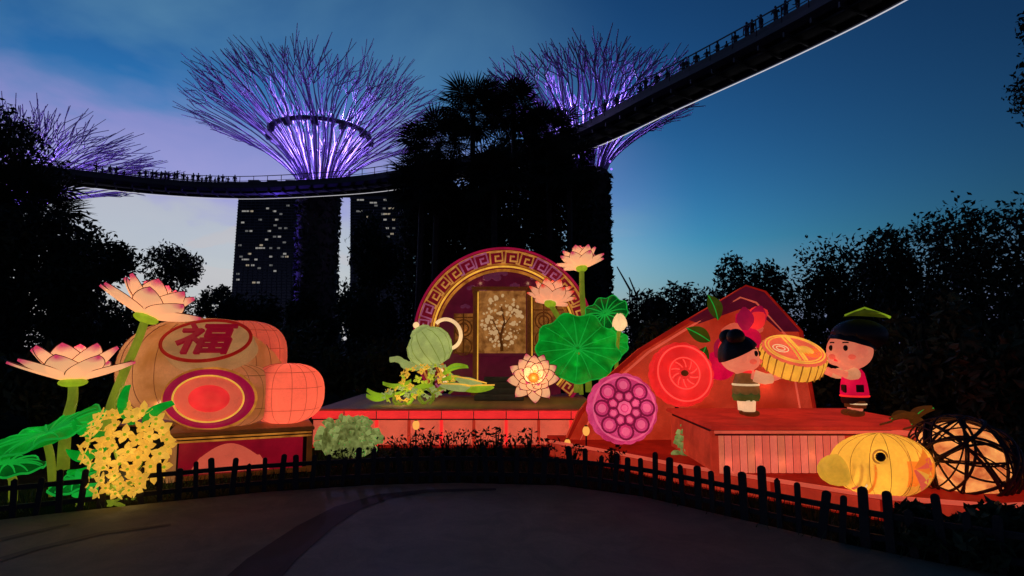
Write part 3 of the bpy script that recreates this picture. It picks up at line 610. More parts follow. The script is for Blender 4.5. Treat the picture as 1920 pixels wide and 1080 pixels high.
def lotus(label, px, py, Y, hw, tilt, lean, stem=None, mat=None, open_=1.0, podcol=None, group='lotus flower lanterns', spin=0, watts=4.0, squash=1.0, flat=1.0):
    k = Y / F; r = hw * k; c = at(px, py, Y); lf = thing('lotus_flower', label, 'lotus flower', c, group=group); mat = mat or LOTUS
    X0 = RX(tilt) @ RY(lean) @ RZ(spin) @ S(1, 1, flat)
    pm = [petal(r * 1.0, r * .30, .35, .10, mat), petal(r * .92, r * .31, .4, .18, mat), petal(r * .78, r * .30, .5, .25, mat)]
    for ring, (n, el_, z0) in enumerate(((9, 14, -.06), (8, 34, .0), (6, 55, .03))):
        for i in range(n):
            X = X0 @ RZ(360 * (i + .5 * ring) / n + random.uniform(-6, 6)) @ T(0, r * .08, z0 * r) @ RX(el_ * open_ + random.uniform(-5, 5)) @ S(1, 1, squash)
            linkM('petal', pm[ring], lf, X)
    mb = MB(); mb.lathe([(0, .02 * r), (.10 * r, .02 * r), (.19 * r, .2 * r), (.2 * r, .23 * r), (0, .24 * r)], 16, X=X0); pod = part('seed_pod', mb, podcol or LIME, lf)
    mb = MB()
    for i in range(26): a = i * 2.4; q = .25 * r; mb.tube([X0 @ V((q * .6 * cos(a), q * .6 * sin(a), .05 * r)), X0 @ V((q * 1.15 * cos(a), q * 1.15 * sin(a), .26 * r))], [.005, .011], 4)
    part('stamens', mb, GOLD, lf)
    mb = MB(); mb.ell((0, 0, -.08 * r), (.24 * r, .24 * r, .14 * r), 14, 8, X=X0); part('calyx', mb, LIME, lf)
    if stem:
        pts = [c * 0] + [at(*q) - c for q in stem]; pts[0] = X0 @ V((0, 0, -.1 * r)); pts = smooth(pts, 6); mb = MB(); mb.tube(pts, [.055 * (.85 + .3 * j / len(pts)) for j in range(len(pts))], 10)
        part('stem', mb, STEMG, lf)
    bulb(lf, X0 @ V((0, 0, .42 * r)), watts, (1, .72, .45), .08)
    return lf
lotus('pale lotus with pink tips above the big mooncake, tilted to one side', 276, 592, 7.4, 92, -16, 14, [(258, 640, 7.45), (232, 700, 7.5), (205, 775, 7.5), (196, 860, 7.5)], watts=5, flat=.72)
lotus('wide open pale lotus low over the green leaf at the edge', 137, 712, 6.9, 99, -4, -4, [(136, 750, 6.9), (124, 800, 6.85), (118, 880, 6.85)], watts=5, flat=.62)
lotus('small pale lotus highest above the round gate rim', 1090, 500, 11.2, 46, -14, -6, [(1092, 560, 11.2), (1100, 640, 11.2), (1104, 735, 11.2)], watts=4)
lotus('red-tinged lotus hanging over the gate door panel', 1032, 566, 11.0, 48, -20, 8, [(1060, 620, 11.1), (1080, 690, 11.1), (1082, 736, 11.1)], mat=LOTUSR, watts=4)
lotus('pale lotus with orange centre facing out on the stage', 1000, 712, 10.1, 48, 66, 0, [(1002, 730, 10.3), (1004, 748, 10.4)], podcol=ORANGE, watts=3, open_=.8, spin=20)
# lotus bud
c = at(1162, 607, 10.6); bd = thing('lotus_bud', 'closed white lotus bud on a thin stem beside the big green leaf', 'lotus bud', c)
mb = MB(); mb.ell((0, 0, .02), (.125, .125, .16), 14, 10); part('bud', mb, CREAM, bd)
for i in range(5):
    mb = MB(); a0 = i * 2 * pi / 5
    mb.surf(lambda u, v: ((.135 * cos(-.2 + v * pi * .46)) * cos(a0 + (u - .5) * 1.3 * (1 - v * .7)), (.135 * cos(-.2 + v * pi * .46)) * sin(a0 + (u - .5) * 1.3 * (1 - v * .7)), -.05 + .24 * v), 6, 8); part('petal', mb, LPINK if i == 1 else CREAM, bd)
mb = MB(); mb.tube(smooth([V((0, 0, -.12)), at(1158, 640, 10.6) - c, at(1154, 735, 10.6) - c], 5), .035, 8); part('stem', mb, STEMG, bd)

# ---- lotus leaves
def lotus_leaf(label, px, py, Y, rx, ry, X0, mat=None, stem=None, lobes=9, group='green lotus leaf lanterns', watts=5.0):
    c = at(px, py, Y); lf = thing('lotus_leaf', label, 'lotus leaf', c, group=group); ph = random.random() * 6
    def fn(u, v, s=1):
        a = 2 * pi * u; r = v * (1 + .05 * sin(lobes * a + ph)); dip = -.16 * (1 - v) ** 2 + .06 * sin(lobes * a + ph) * v ** 3 + .05 * sin(3 * a + ph) * v * v
        return (rx * r * cos(a), ry * r * sin(a), (dip * (rx + ry) / 2) + s * .055 * (1 - v ** 4))
    mb = MB(); mb.surf(lambda u, v: fn(u, max(v, .001), 1), 54, 10, X=X0, cu=True); mb.surf(lambda u, v: fn(u, max(v, .001), -1), 54, 10, X=X0, cu=True); part('blade', mb, mat or GREEN, lf)
    for i in range(15):
        u = i / 15; mb = MB(); mb.tube([V(fn(u, .05 + .9 * k / 6, 1)) + V((0, 0, .008)) for k in range(7)], [.016 * (1 - k / 9) for k in range(7)], 5, X=X0); part('vein', mb, LEAFVEIN, lf)
    mb = MB(); mb.tube([X0 @ V(fn(k / 60, 1.0, 0)) for k in range(60)], .012, 5, closed=True); part('rim', mb, LEAFVEIN, lf)
    if stem: mb = MB(); mb.tube(smooth([V((0, 0, -.08))] + [at(*q) - c for q in stem], 5), .04, 8); part('stem', mb, STEMG, lf)
    for a in (.4, 2.5, 4.6): bulb(lf, X0 @ V((rx * .5 * cos(a), ry * .5 * sin(a), -.02)), watts * .05, (.8, 1, .6), .03)
    return lf
LEAFVEIN = lantern('leaf_vein_silk', '20c048', 0.5, .3); BLUEG = lantern('dark_green_silk', '06641c', 0.5, .5, 3, '044010')
lotus_leaf('biggest bright green lotus leaf facing out beside the round gate', 1084, 652, 10.4, .74, .62, RX(72) @ RY(6), stem=[(1088, 700, 10.6), (1090, 740, 10.6)])
lotus_leaf('upper green lotus leaf behind the lotus bud', 1135, 588, 10.9, .42, .36, RX(58) @ RY(-24), BLUEG, stem=[(1140, 650, 11), (1140, 738, 11)])
lotus_leaf('green lotus leaf between gate rim and lotus bud', 1140, 645, 10.8, .36, .34, RX(64) @ RY(-12), stem=[(1128, 700, 10.9), (1126, 738, 10.9)])
lotus_leaf('large green lotus leaf seen edge on under the lower lotus', 88, 812, 6.5, .62, .42, RX(22) @ RY(-16), stem=[(95, 860, 6.4), (100, 930, 6.4)])
lotus_leaf('green lotus leaf low behind the pickets at the photo edge', 15, 872, 6.3, .34, .25, RX(10) @ RY(8), BLUEG, stem=[(24, 900, 6.2), (24, 940, 6.2)])
lotus_leaf('pale green lotus leaf glimpsed between pickets under the blossoms', 145, 905, 6.2, .26, .2, RX(20) @ RY(-6), BLUEG, stem=[(150, 930, 6.1), (150, 948, 6.1)])

# ---- osmanthus blossom clusters
def blossom(r, mat):
    mb = MB()
    for i in range(4):
        a = i * pi / 2; mb.surf(lambda u, v: (r * (.08 + .92 * v) * cos(a) - r * .36 * (u * 2 - 1) * sin(pi * min(1, v * .9 + .12)) * sin(a), r * (.08 + .92 * v) * sin(a) + r * .36 * (u * 2 - 1) * sin(pi * min(1, v * .9 + .12)) * cos(a), r * (.32 * v * v + .12 * (u * 2 - 1) ** 2)), 4, 5)
    mb.ell((0, 0, r * .1), (r * .16, r * .16, r * .2), 8, 6, 1); return mb.mesh('blossom', [mat, LIME])
YBL = [blossom(.115, YELLOW), blossom(.095, YELLOW), blossom(.105, GOLD)]; GBL = [blossom(.10, lantern('yellowgreen_silk', 'c0c838', .65, .35, 6)), blossom(.085, YELLOW), blossom(.09, SAGE)]
def leaf_blade(L_, W, mat):
    mb = MB()
    for s in (1, -1): mb.surf(lambda u, v: ((u * 2 - 1) * W * sin(pi * v) ** .8, L_ * v, .16 * L_ * sin(pi * v) + s * .02 * sin(pi * v) * (1 - (u * 2 - 1) ** 2) + .06 * abs(u * 2 - 1)), 6, 9)
    mb.tube([(0, L_ * k / 8, .16 * L_ * sin(pi * k / 8) + .026) for k in range(9)], .007, 4, 1); return mb.mesh('leaf', [mat, LEAFVEIN])
def cluster(label, px, py, Y, hw, hh, n, kinds, leaves, seed, lmat, sc_=1.0, llen=.42):
    rr = random.Random(seed); k = Y / F; c = at(px, py, Y); cl = thing('blossom_cluster', label, 'blossom', c, group='osmanthus blossom lanterns'); rx, rz = hw * k, hh * k
    for i in range(n):
        zz = 1 - 2 * (i + .5) / n; a = i * 2.39996; q = sqrt(1 - zz * zz); d = V((cos(a) * q, sin(a) * q * .7, zz)); p = V((d.x * rx, d.y * rx * .8, d.z * rz)) * rr.uniform(.72, 1.05)
        if d.y > .5: continue
        X = T(*p) @ (d + V((0, -.5, .1)) + V((rr.uniform(-.3, .3),) * 3)).to_track_quat('Z', 'Y').to_matrix().to_4x4() @ RZ(rr.uniform(0, 90)) @ S(sc_, sc_, sc_)
        linkM('blossom', kinds[rr.randrange(len(kinds))], cl, X)
    lm = leaf_blade(llen, llen * .22, lmat)
    for (ax, az, el_) in leaves: linkM('leaf', lm, cl, T(rx * .55 * cos(R(az)), -.02, rz * .6 * sin(R(az))) @ RY(-az) @ RZ(-90) @ RX(el_) @ RY(ax))
    base = at(px, py, Y); mb = MB()
    for i in range(5): mb.tube(smooth([V((rr.uniform(-.1, .1), 0, -base.z + (0 if Y < 8 else .6))), V((rr.uniform(-.15, .15), 0, -rz)), V((rr.uniform(-.6, .6) * rx, 0, rr.uniform(-.4, .7) * rz))], 4), .018, 5)
    part('branches', mb, STEMG, cl); bulb(cl, (0, 0, 0), 2.2, (1, .75, .35), .1); return cl
cluster('heap of bright yellow four-petalled blossoms beside the big mooncake', 240, 838, 6.35, 72, 74, 84, YBL, [(20, 70, 30), (-10, 35, 10), (10, 140, 20), (30, 200, 0), (-20, 175, 10)], 1, GREEN)
cluster('small yellow blossoms low between pickets under the heap', 222, 905, 6.1, 50, 22, 26, YBL, [(20, 190, 0), (0, 150, 10)], 2, LEAFVEIN, .8, .3)
cluster('yellow-green blossoms spilling under the tilted teapot', 800, 712, 10.4, 52, 30, 60, GBL, [(0, 200, 0), (10, 175, 10), (-10, 350, 0), (20, 10, 10), (0, 215, 20)], 3, LIME, .85, .5)
cluster('loose yellow-green blossoms at the outer end of the stage', 752, 738, 10.2, 34, 12, 20, GBL, [(0, 180, 0), (15, 160, 10), (0, 5, 5)], 4, LIME, .8, .42)
for i, (px, py, a) in enumerate(((862, 726, 4), (895, 728, -3), (880, 716, 12))):
    c = at(px, py, 10.1); o = thing('leaf_lantern', ('long pale green leaf lying flat beside the teapot blossoms', 'pale leaf with a yellow blossom tint near the gate steps', 'short pale leaf raised above the two flat ones')[i], 'leaf', c); part('blade', (lambda m_: m_)(MB().ell((0, 0, 0), (.34 - .05 * i, .16, .075), 20, 10, e1=1.2)), SAGE if i != 1 else LIME, o, rot=(0, R(a), 0))
    mb = MB(); mb.tube([(-.3, -.1, .045), (0, -.13, .06), (.3, -.1, .045)], .012, 5); part('vein', mb, GOLD, o, rot=(0, R(a), 0)); mb = MB(); mb.tube([(-.25, .02, -.02), (-.42, .1, -.04), (-.5, .2, -.1)], .02, 5); part('stem', mb, STEMG, o)

# ---- the centre stage
def pillow(w_, h, bulge, mi=0, nu=8, nv=8, X=None, mb=None):
    mb = mb or MB(); mb.surf(lambda u, v: ((u - .5) * w_, -bulge * (sin(pi * u) * sin(pi * v)) ** .5, (v - .5) * h), nu, nv, mi, X); return mb
YS = 9.5; X0s, X1s, ZT = (592 - CX) / F * YS, (1128 - CX) / F * YS, .6
stage = thing('lantern_stage', 'long red lit stage with brown boards below the round gate', 'stage', ((X0s + X1s) / 2, YS, 0)); W_ = X1s - X0s
nb = 15
for i in range(nb): mb = MB(); mb.box((0, 0, 0), (W_, 3.2 / nb - .012, .05), bev=.006); part('plank', mb, WOODTOP, stage, loc=(0, .12 + 3.2 * (i + .5) / nb, ZT - .026))
mb = MB(); mb.box((0, 1.7, .27), (W_ - .1, 3.0, .54)); part('core', mb, DARK, stage, loc=(0, .25, -.005))
npn = 9
for i in range(npn):
    xx = -W_ / 2 + W_ * (i + .5) / npn; pw = W_ / npn - .035
    part('panel', pillow(pw, .41, .02), SALMON, stage, loc=(xx, 0, .235)); part('fascia_panel', pillow(pw + .02, .125, .02), REDBR, stage, loc=(xx, -.045, .525))
    if i: mb = MB(); mb.box((0, 0, 0), (.045, .05, .42), bev=.008); part('post', mb, BRICK if i % 2 else REDBR, stage, loc=(xx - W_ / npn / 2, -.01, .235))
    bulb(stage, (xx, .22, .3), 1.6, (1, .6, .45), .05)
mb = MB(); mb.box((0, -.04, .455), (W_, .035, .02)); part('trim', mb, DARKRIM, stage); mb = MB(); mb.box((0, .02, .03), (W_, .07, .05)); part('plinth', mb, DEEP, stage)
def lamp(label, px, py, Y, r=.055):
    c = at(px, py, Y); o = thing('round_lamp', label, 'lamp', c, group='small orange lamps'); mb = MB(); mb.ell((0, 0, 0), (r, r, r * 1.35), 14, 10); part('globe', mb, glow('lamp_glow', (1.0, .42, .08), 1.0), o)
    mb = MB(); mb.lathe([(0, r * 1.25), (r * .5, r * 1.25), (r * .4, r * 1.6), (0, r * 1.6)], 10); part('cap', mb, BROWN, o); mb = MB(); mb.tube([(0, 0, -r * 1.2), (0, .02, -c.z)], .012, 6); part('stake', mb, DARK, o)
lamp('small orange lamp before the stage under the teapot', 780, 797, 9.35); lamp('small orange lamp at the foot of the pink mooncake', 1099, 808, 8.35, .05); lamp('small orange lamp low at the stage end', 1064, 831, 8.6, .045)

# ---- the round gate
GY = 12.0; gc = at(945, 632, GY); gate = thing('round_gate', 'round maroon gate lantern with gold key pattern rim on the stage', 'gate', (gc.x, GY, ZT)); H0 = gc.z - ZT
ax = RX(90); A0, A1 = R(-42), R(222)
Z_ = T(0, 0, H0)
mb = MB(); mb.lathe([(1.42, .18), (1.80, .18), (1.83, .12), (1.83, -.14), (1.42, -.14), (1.42, .18)], 90, X=Z_ @ ax, a0=A0, a1=A1, smooth=False); rim = part('rim', mb, MAROON, gate)
for r_, t_, m_ in ((1.80, .022, ROSE), (1.745, .014, AMBER), (1.475, .016, AMBER), (1.425, .02, GOLD), (1.36, .03, AMBER)):
    mb = MB(); mb.tube([Z_ @ V((r_ * cos(A0 + (A1 - A0) * k / 80), -.2 if r_ > 1.4 else -.1, r_ * sin(A0 + (A1 - A0) * k / 80))) for k in range(81)], t_, 6); part('gold_band' if m_ is not ROSE else 'edge_band', mb, m_, gate)
key = [(0, 0), (0, 1), (1, 1), (1, .2), (.42, .2), (.42, .62), (.7, .62)]
def keymesh(m_):
    mb = MB(); q = [V(((a - .5) * .25, 0, (b - .5) * .235)) for a, b in key]
    for a, b in zip(q, q[1:]):
        d = b - a; c = (a + b) / 2; mb.box(tuple(c), (abs(d.x) + .03, .05, abs(d.z) + .03))
    mb.box((-.16, 0, -.1175), (.07, .046, .026)); return mb.mesh('key_motif', m_)
kms = [keymesh(GOLD2) for GOLD2 in (lantern('key_gold_silk', 'c8924a', .7, .35, 5, '9a6420'), lantern('key_rose_silk', 'b0688a', .6, .3, 5, '8a3a5a'))]
for i in range(24):
    a = A0 + (A1 - A0) * (i + .5) / 24; linkM('key_motif', kms[0 if (i % 5 in (0, 1, 2) or i < 4) else 1], rim, Z_ @ M.Rotation(pi / 2 - a, 4, 'Y') @ T(0, -.2, 1.61))
poly = [(1.44 * cos(A0 + (A1 - A0) * k / 60), H0 + 1.44 * sin(A0 + (A1 - A0) * k / 60)) for k in range(61)]; poly = [(-1.44 * .743, .02)] + poly[::-1] + [(1.44 * .743, .02)]
mb = MB(); mb.add([(a, .06, b) for a, b in poly], [tuple(range(len(poly)))], 0, False); part('back_panel', mb, DARKMAR, gate)
BLOS = glow('blossom_glow', (.80, .48, .22), .62)
def gx(px): return (px - 945) * GY / F
def gz(py): return H0 + (632 - py) * GY / F
mb = MB(); pillow(gx(986) - gx(897), gz(545) - gz(662), .05, mb=mb); dr = part('door_panel', mb, lantern('tree_panel_silk', 'a06a34', 0.9, .5, 6, '5e3410'), gate, loc=((gx(986) + gx(897)) / 2, -.02, (gz(545) + gz(662)) / 2))
mb = MB(); mb.ell((0, 0, 0), (.034, .014, .026), 8, 6); dm = mb.mesh('gold_blossom', BLOS)
for i in range(120):
    a = random.uniform(0, 2 * pi); q = sqrt(random.random()); link('gold_blossom', dm, dr, (q * cos(a) * .42, -.07, q * sin(a) * .55 + .0), (0, random.uniform(0, 3), 0), random.uniform(.35, 1.25) * (1 if i % 3 else 1.4))
mb = MB(); mb.tube([(0, -.06, -.6), (-.03, -.07, -.3), (.05, -.07, 0), (-.02, -.06, .3)], [.035, .028, .022, .01], 6); mb.tube([(-.03, -.07, -.3), (-.2, -.07, .05)], [.018, .008], 5); mb.tube([(.03, -.07, -.1), (.24, -.07, .2)], [.016, .006], 5); part('painted_tree', mb, BROWN, dr)
for px0, px1, top in ((851, 888, 588), (997, 1085, 560)):
    mb = MB(); w_, h_ = gx(px1) - gx(px0), gz(top) - gz(662); pillow(w_, h_, .03, mb=mb); lp = part('lattice_panel', mb, lantern('lattice_silk', '8a5220', 0.85, .45, 7, '4c2a0c'), gate, loc=((gx(px0) + gx(px1)) / 2, -.01, (gz(top) + gz(662)) / 2))
    nb_ = 1 if px1 - px0 < 50 else 2
    for b_ in range(nb_):
        cx_ = (b_ + .5) * w_ / nb_ - w_ / 2
        for rr_, zz in ((.17, .1), (.10, .1), (.17, -.27)): mb = MB(); mb.tube([(cx_ + rr_ * cos(k * pi / 12), -.07, zz + rr_ * sin(k * pi / 12)) for k in range(24)], .015, 5, closed=True); part('lattice_ring', mb, BROWN, lp)
        for xx in (-w_ / nb_ / 2 + .02, 0): mb = MB(); mb.tube([(cx_ + xx, -.065, -h_ / 2), (cx_ + xx, -.065, h_ / 2)], .016, 5); part('lattice_bar', mb, BROWN, lp)
    for zz in (-.4, .32):
        if abs(zz) < h_ / 2: mb = MB(); mb.tube([(-w_ / 2, -.06, zz), (w_ / 2, -.06, zz)], .014, 5); part('lattice_bar', mb, BROWN, lp)
for px in (892, 992):
    mb = MB(); mb.lathe([(.075, .03), (.085, .06), (.05, .1), (.05, gz(545) - .1), (.07, gz(545) - .04), (.07, gz(545))], 12); part('column', mb, BROWN, gate, loc=(gx(px), -.1, 0))
    mb = MB(); mb.tube([(.052, -.02, .12), (.052, -.02, gz(548))], .012, 5); part('column_edge', mb, GOLD, gate, loc=(gx(px), -.12, 0))
mb = MB(); mb.box((gx(942), -.09, gz(541)), (gx(1000) - gx(885), .09, .06), bev=.01); part('lintel', mb, BROWN, gate)
mb = MB(); pillow(gx(1050) - gx(852), gz(668) - .05, .03, mb=mb); part('skirt_panel', mb, DARKMAR, gate, loc=((gx(1050) + gx(852)) / 2, -.03, gz(668) / 2 + .02))
for (px, py, s_) in ((922, 520, .13), (885, 540, .08), (940, 512, .09), (872, 575, .07), (965, 535, .07), (1005, 520, .08), (905, 545, .06)):
    mb = MB()
    for k in (-1, 0, 1): mb.ell((k * s_ * .8, 0, (0 if k else s_ * .35)), (s_ * .7, .03, s_ * .55), 12, 8)
    part('cloud_motif', mb, lantern('cloud_silk', '743050', .45, .3), gate, loc=(gx(px), .04, gz(py)))
for i in range(4):
    mb = MB(); mb.box((0, 0, 0), (.62 + .10 * (3 - i), .22, .1), bev=.012); part('step', mb, STONE, gate, loc=(gx(938), -.25 - .2 * (3 - i), .055 + .1 * i))
for px, py in ((940, 600), (870, 620), (1030, 610), (900, 530), (990, 530)): bulb(gate, (gx(px), .02, gz(py)), .35, (1, .75, .4), .03)

# ---- tilted teapot
tcn = at(806, 652, 10.9); tp = thing('teapot', 'pale green ribbed teapot tilted to pour beside the round gate', 'teapot', tcn); X0 = RY(-32)
mb = MB(); mb.lathe([(.001, -.36), (.2, -.35), (.33, -.26), (.41, -.08), (.42, .06), (.36, .21), (.24, .31), (.18, .335)], 48, X=X0, scal=lambda a, r: 1 + .022 * abs(sin(7 * a))); part('body', mb, SAGE, tp)
mb = MB(); mb.lathe([(.20, .33), (.2, .37), (.12, .43), (.001, .45)], 24, X=X0); ld = part('lid', mb, SAGE, tp); mb = MB(); mb.ell((0, 0, .49), (.06, .06, .06), 12, 8, X=X0); part('knob', mb, CREAM, ld)
mb = MB(); mb.tube([X0 @ V(q) for q in smooth([V(q) for q in ((-.34, 0, -.14), (-.52, 0, -.06), (-.6, 0, .12), (-.74, 0, .2))], 5)], [.10] * 4 + [.08] * 4 + [.06] * 4 + [.05] * 4, 10); part('spout', mb, SAGE, tp)
mb = MB(); mb.tube([X0 @ V((.40 + .25 * cos(a), 0, .05 + .28 * sin(a))) for a in [-1.9 + 3.75 * k / 22 for k in range(23)]], .034, 8); part('handle', mb, CREAM, tp)
for i in range(14):
    a = i * pi / 7; mb = MB(); mb.tube([X0 @ V((r * 1.004 * cos(a), r * 1.004 * sin(a), zz)) for r, zz in ((.2, -.35), (.33, -.26), (.41, -.08), (.42, .06), (.36, .21), (.24, .31))], .007, 4); part('rib', mb, STEMG, tp)
mb = MB(); mb.tube([(.05, .1, -.3), (.05, .12, -(tcn.z - ZT))], .035, 8); part('stand', mb, DARK, tp); bulb(tp, (0, 0, 0), 2.6, (1, .95, .7), .08)
tw_ = [(.02, .0, .05), (-.1, 0, .1)]
mb = MB()
for k in range(7):
    zz = -.3 + .07 * k; mb.tube(smooth([V((.2 + .02 * k, -.05, -.32 - .05 * k)), V((.26, -.08, -.42 - .03 * k)), V((.3 + .02 * (k % 3), -.05, -.55 - .02 * k))], 3), .012, 5)
part('osmanthus_sprig', mb, CREAM, tp)

# ---- the big mooncake on its box
bx_l, bx_r = V(((335 - CX) / F * 7.15, 7.15, 0)), V(((588 - CX) / F * 7.78, 7.78, 0)); d = bx_r - bx_l; wb = d.length; ang = atan2(d.y, d.x)
box = thing('gift_box', 'low dark red gift box with brown edges under the big mooncake', 'box', (bx_l.x, bx_l.y, 0), (0, 0, ang)); HB = .54
mb = MB(); mb.box((wb / 2, .85, HB / 2 - .02), (wb - .06, 1.62, HB - .05)); part('core', mb, DARK, box)
part('front_panel', pillow(wb - .16, HB - .14, .02), lantern('box_red_silk', '84081c', 0.9, .35), box, loc=(wb / 2, .0, HB / 2 - .01))
mb = MB(); mb.surf(lambda u, v: (.42 + (u - .5) * .9 * (1 - .25 * v), -.05, .06 + .02 + v * (.18 + .16 * sin(pi * min(1, u * 1.05)))), 20, 6); part('swirl_panel', mb, SALMON, box, loc=(.22, 0, 0))
mb = MB(); mb.box((wb / 2, .8, HB + .015), (wb + .1, 1.8, .05), bev=.012); lid_ = part('lid', mb, BROWN, box)
for zz in (HB - .035, HB - .075): mb = MB(); mb.box((wb / 2, -.06, zz), (wb + .04, .04, .018)); part('gold_line', mb, AMBER, lid_)
for xx in (.0, wb): mb = MB(); mb.box((xx, -.02, HB / 2 - .03), (.11 if xx == 0 else .06, .12, HB - .07), bev=.01); part('corner_post', mb, TAN if xx == 0 else BROWN, box)
mb = MB(); mb.box((wb / 2, .02, .03), (wb, .1, .05)); part('foot', mb, BROWN, box)
side = thing('side_plinth', 'plain dark plinth carrying the outer half of the big mooncake', 'plinth', (-4.75, 8.6, 0)); mb = MB(); mb.box((0, 0, .27), (1.2, 1.2, .54), bev=.03); part('block', mb, DARK, side); mb = MB(); mb.box((0, 0, .55), (1.25, 1.25, .02)); part('top', mb, BROWN, side)
ck = at(382, 702, 8.35); cake = thing('big_mooncake', 'huge tan and salmon mooncake lantern with a maroon ring and character', 'mooncake', (ck.x, 8.35, .57)); mpp = 8.35 / F
hz = (2.0 - .57) / 2
mb = MB(); mb.ell((0, 0, hz), (1.08, .82, hz), 56, 30, e1=.85, e2=.85, z0=-.98); part('body', mb, TAN, cake)
mb = MB(); mb.ell(((548 - 382) * mpp, -.22, .40), (.48, .5, .405), 40, 22, e1=.8, e2=.8, z0=-.98); part('lobe', mb, LOBE, cake)
mc_ = at(394, 747, 7.43) - V((ck.x, 8.35, .57)); Xm = T(*mc_) @ RX(90) @ S(1, .64, 1)
mb = MB(); mb.ell((mc_.x, -.5, .40), (.66, .42, .41), 44, 22, e1=.75, e2=.8, z0=-.98); part('front_lobe', mb, lantern('crust_silk', 'b87048', 0.6, .35, 3, '9a6230'), cake)
mb = MB(); mb.ell((.48, .1, .88), (.60, .55, .52), 40, 20, e1=.75, e2=.85); part('side_lobe', mb, LOBE, cake)
for r0, r1, h_, m_, nm in ((.57, .44, .05, ROSE, 'medallion_ring'), (.44, .26, .03, SALMON, 'medallion_field'), (.26, .0, .04, lantern('red_centre_silk', 'f43838', .75, .35, 4), 'medallion_centre')):
    mb = MB(); mb.lathe([(r0, -.03), (r0, h_ * .7), (r0 * .96 + r1 * .04, h_), ((r0 + r1) / 2, h_ + .012), (max(r1, .001), h_)], 56, X=Xm); part(nm, mb, m_, cake)
mb = MB(); mb.tube([Xm @ V((.445 * cos(k * pi / 30), .445 * sin(k * pi / 30), .05)) for k in range(60)], .012, 5, closed=True); part('medallion_edge', mb, GOLD, cake)
mb = MB(); mb.tube([Xm @ V((.585 * cos(k * pi / 30), .585 * sin(k * pi / 30), .02)) for k in range(60)], .016, 5, closed=True); part('medallion_edge', mb, AMBER, cake)
Xt = T(*(at(388, 641, 7.53) - V((ck.x, 8.35, .57)))) @ RX(52)
mb = MB(); mb.lathe([(.58, -.22), (.58, .01), (.56, .03), (.3, .045), (.001, .05)], 56, X=Xt @ S(1, .58, 1)); td = part('top_disc', mb, lantern('disc_silk', 'a87a4c', 0.7, .3, 4), cake)
mb = MB(); mb.tube([Xt @ V((.565 * cos(k * pi / 30), .565 * .58 * sin(k * pi / 30), .035)) for k in range(60)], .022, 6, closed=True); part('disc_ring', mb, lantern('ring_red_silk', '9c1812', .6, .3), td)
fc = bpy.data.curves.new('tmp_text', 'FONT'); fc.body = '福'; fc.extrude = .02; fc.offset = .012; fc.resolution_u = 3; fo = bpy.data.objects.new('tmp_text', fc); COL.objects.link(fo)
dg = bpy.context.evaluated_depsgraph_get(); fm = bpy.data.meshes.new_from_object(fo.evaluated_get(dg)); bpy.data.objects.remove(fo); fm.materials.clear(); fm.materials.append(lantern('character_silk', '8c0c24', .65, .2)); fm.transform(Xt @ T(0, 0, .07) @ S(.74, .52, 1) @ T(-.48, -.37, 0)); link('character', fm, td)
for k in range(10):
    a = R(195 + 150 * k / 9); mb = MB(); mb.tube([(1.085 * cos(ph) ** .85 * math.copysign(abs(cos(a)) ** .85, cos(a)), .825 * cos(ph) ** .85 * math.copysign(abs(sin(a)) ** .85, sin(a)), hz + hz * 1.004 * math.copysign(abs(sin(ph)) ** .85, sin(ph))) for ph in [-.7 + 1.7 * j / 16 for j in range(17)]], .004, 4); part('seam', mb, RIM, cake)
bulb(cake, (-.5, -.15, .75), 12, (1, .78, .55)); bulb(cake, (.05, 0, 1.1), 13, (1, .7, .5)); bulb(cake, ((548 - 382) * mpp, -.25, .30), 15, (1, .72, .55)); bulb(cake, (.75, -.05, .9), 12, (1, .6, .45)); bulb(cake, (-.2, -.72, .25), 2.5, (1, .7, .45), .06); bulb(cake, (.35, -.72, .25), 2.5, (1, .7, .45), .06)

def ribs(parent, c, r, e1, e2, mat, n_m=10, n_p=4, rad=.0032, az0=180, az1=360, name='wire_rib'):
    def p_(a, e): return math.copysign(abs(a) ** e, a)
    def fn(th, ph): return (c[0] + r[0] * 1.003 * p_(cos(ph), e1) * p_(cos(th), e2), c[1] + r[1] * 1.003 * p_(cos(ph), e1) * p_(sin(th), e2), c[2] + r[2] * 1.003 * p_(sin(ph), e1))
    for i in range(n_m): th = R(az0 + (az1 - az0) * (i + .5) / n_m); mb = MB(); mb.tube([fn(th, -1.2 + 2.7 * k / 18) for k in range(19)], rad, 4); part(name, mb, mat, parent)
    for j in range(n_p): ph = -.7 + 1.7 * (j + .5) / n_p; mb = MB(); mb.tube([fn(R(az0 + (az1 - az0) * k / 26), ph) for k in range(27)], rad, 4); part(name, mb, mat, parent)
RIBW = lantern('rib_brick_silk', 'a83c28', .45, .2); RIBT = lantern('rib_tan_silk', '6e421e', .45, .2)  # rib silks in darker tones than the skins they cross
ribs(cake, ((548 - 382) * mpp, -.22, .40), (.48, .5, .405), .8, .8, RIBW, 7, 3); ribs(cake, (mc_.x, -.5, .40), (.66, .42, .41), .75, .8, RIBT, 9, 2); ribs(cake, (.48, .1, .88), (.60, .55, .52), .75, .85, RIBW, 9, 3)
for q in ((.98, -.52, .22), (1.42, -.5, .28), (1.24, -.58, .52), (.72, -.28, 1.12)): bulb(cake, q, .35, (1, .8, .6), .03)
for q in ((-.62, -.52, .5), (-.3, -.62, .95), (-.75, -.3, 1.0), (.3, -.6, 1.15)): bulb(cake, q, .4, (1, .8, .55), .03)

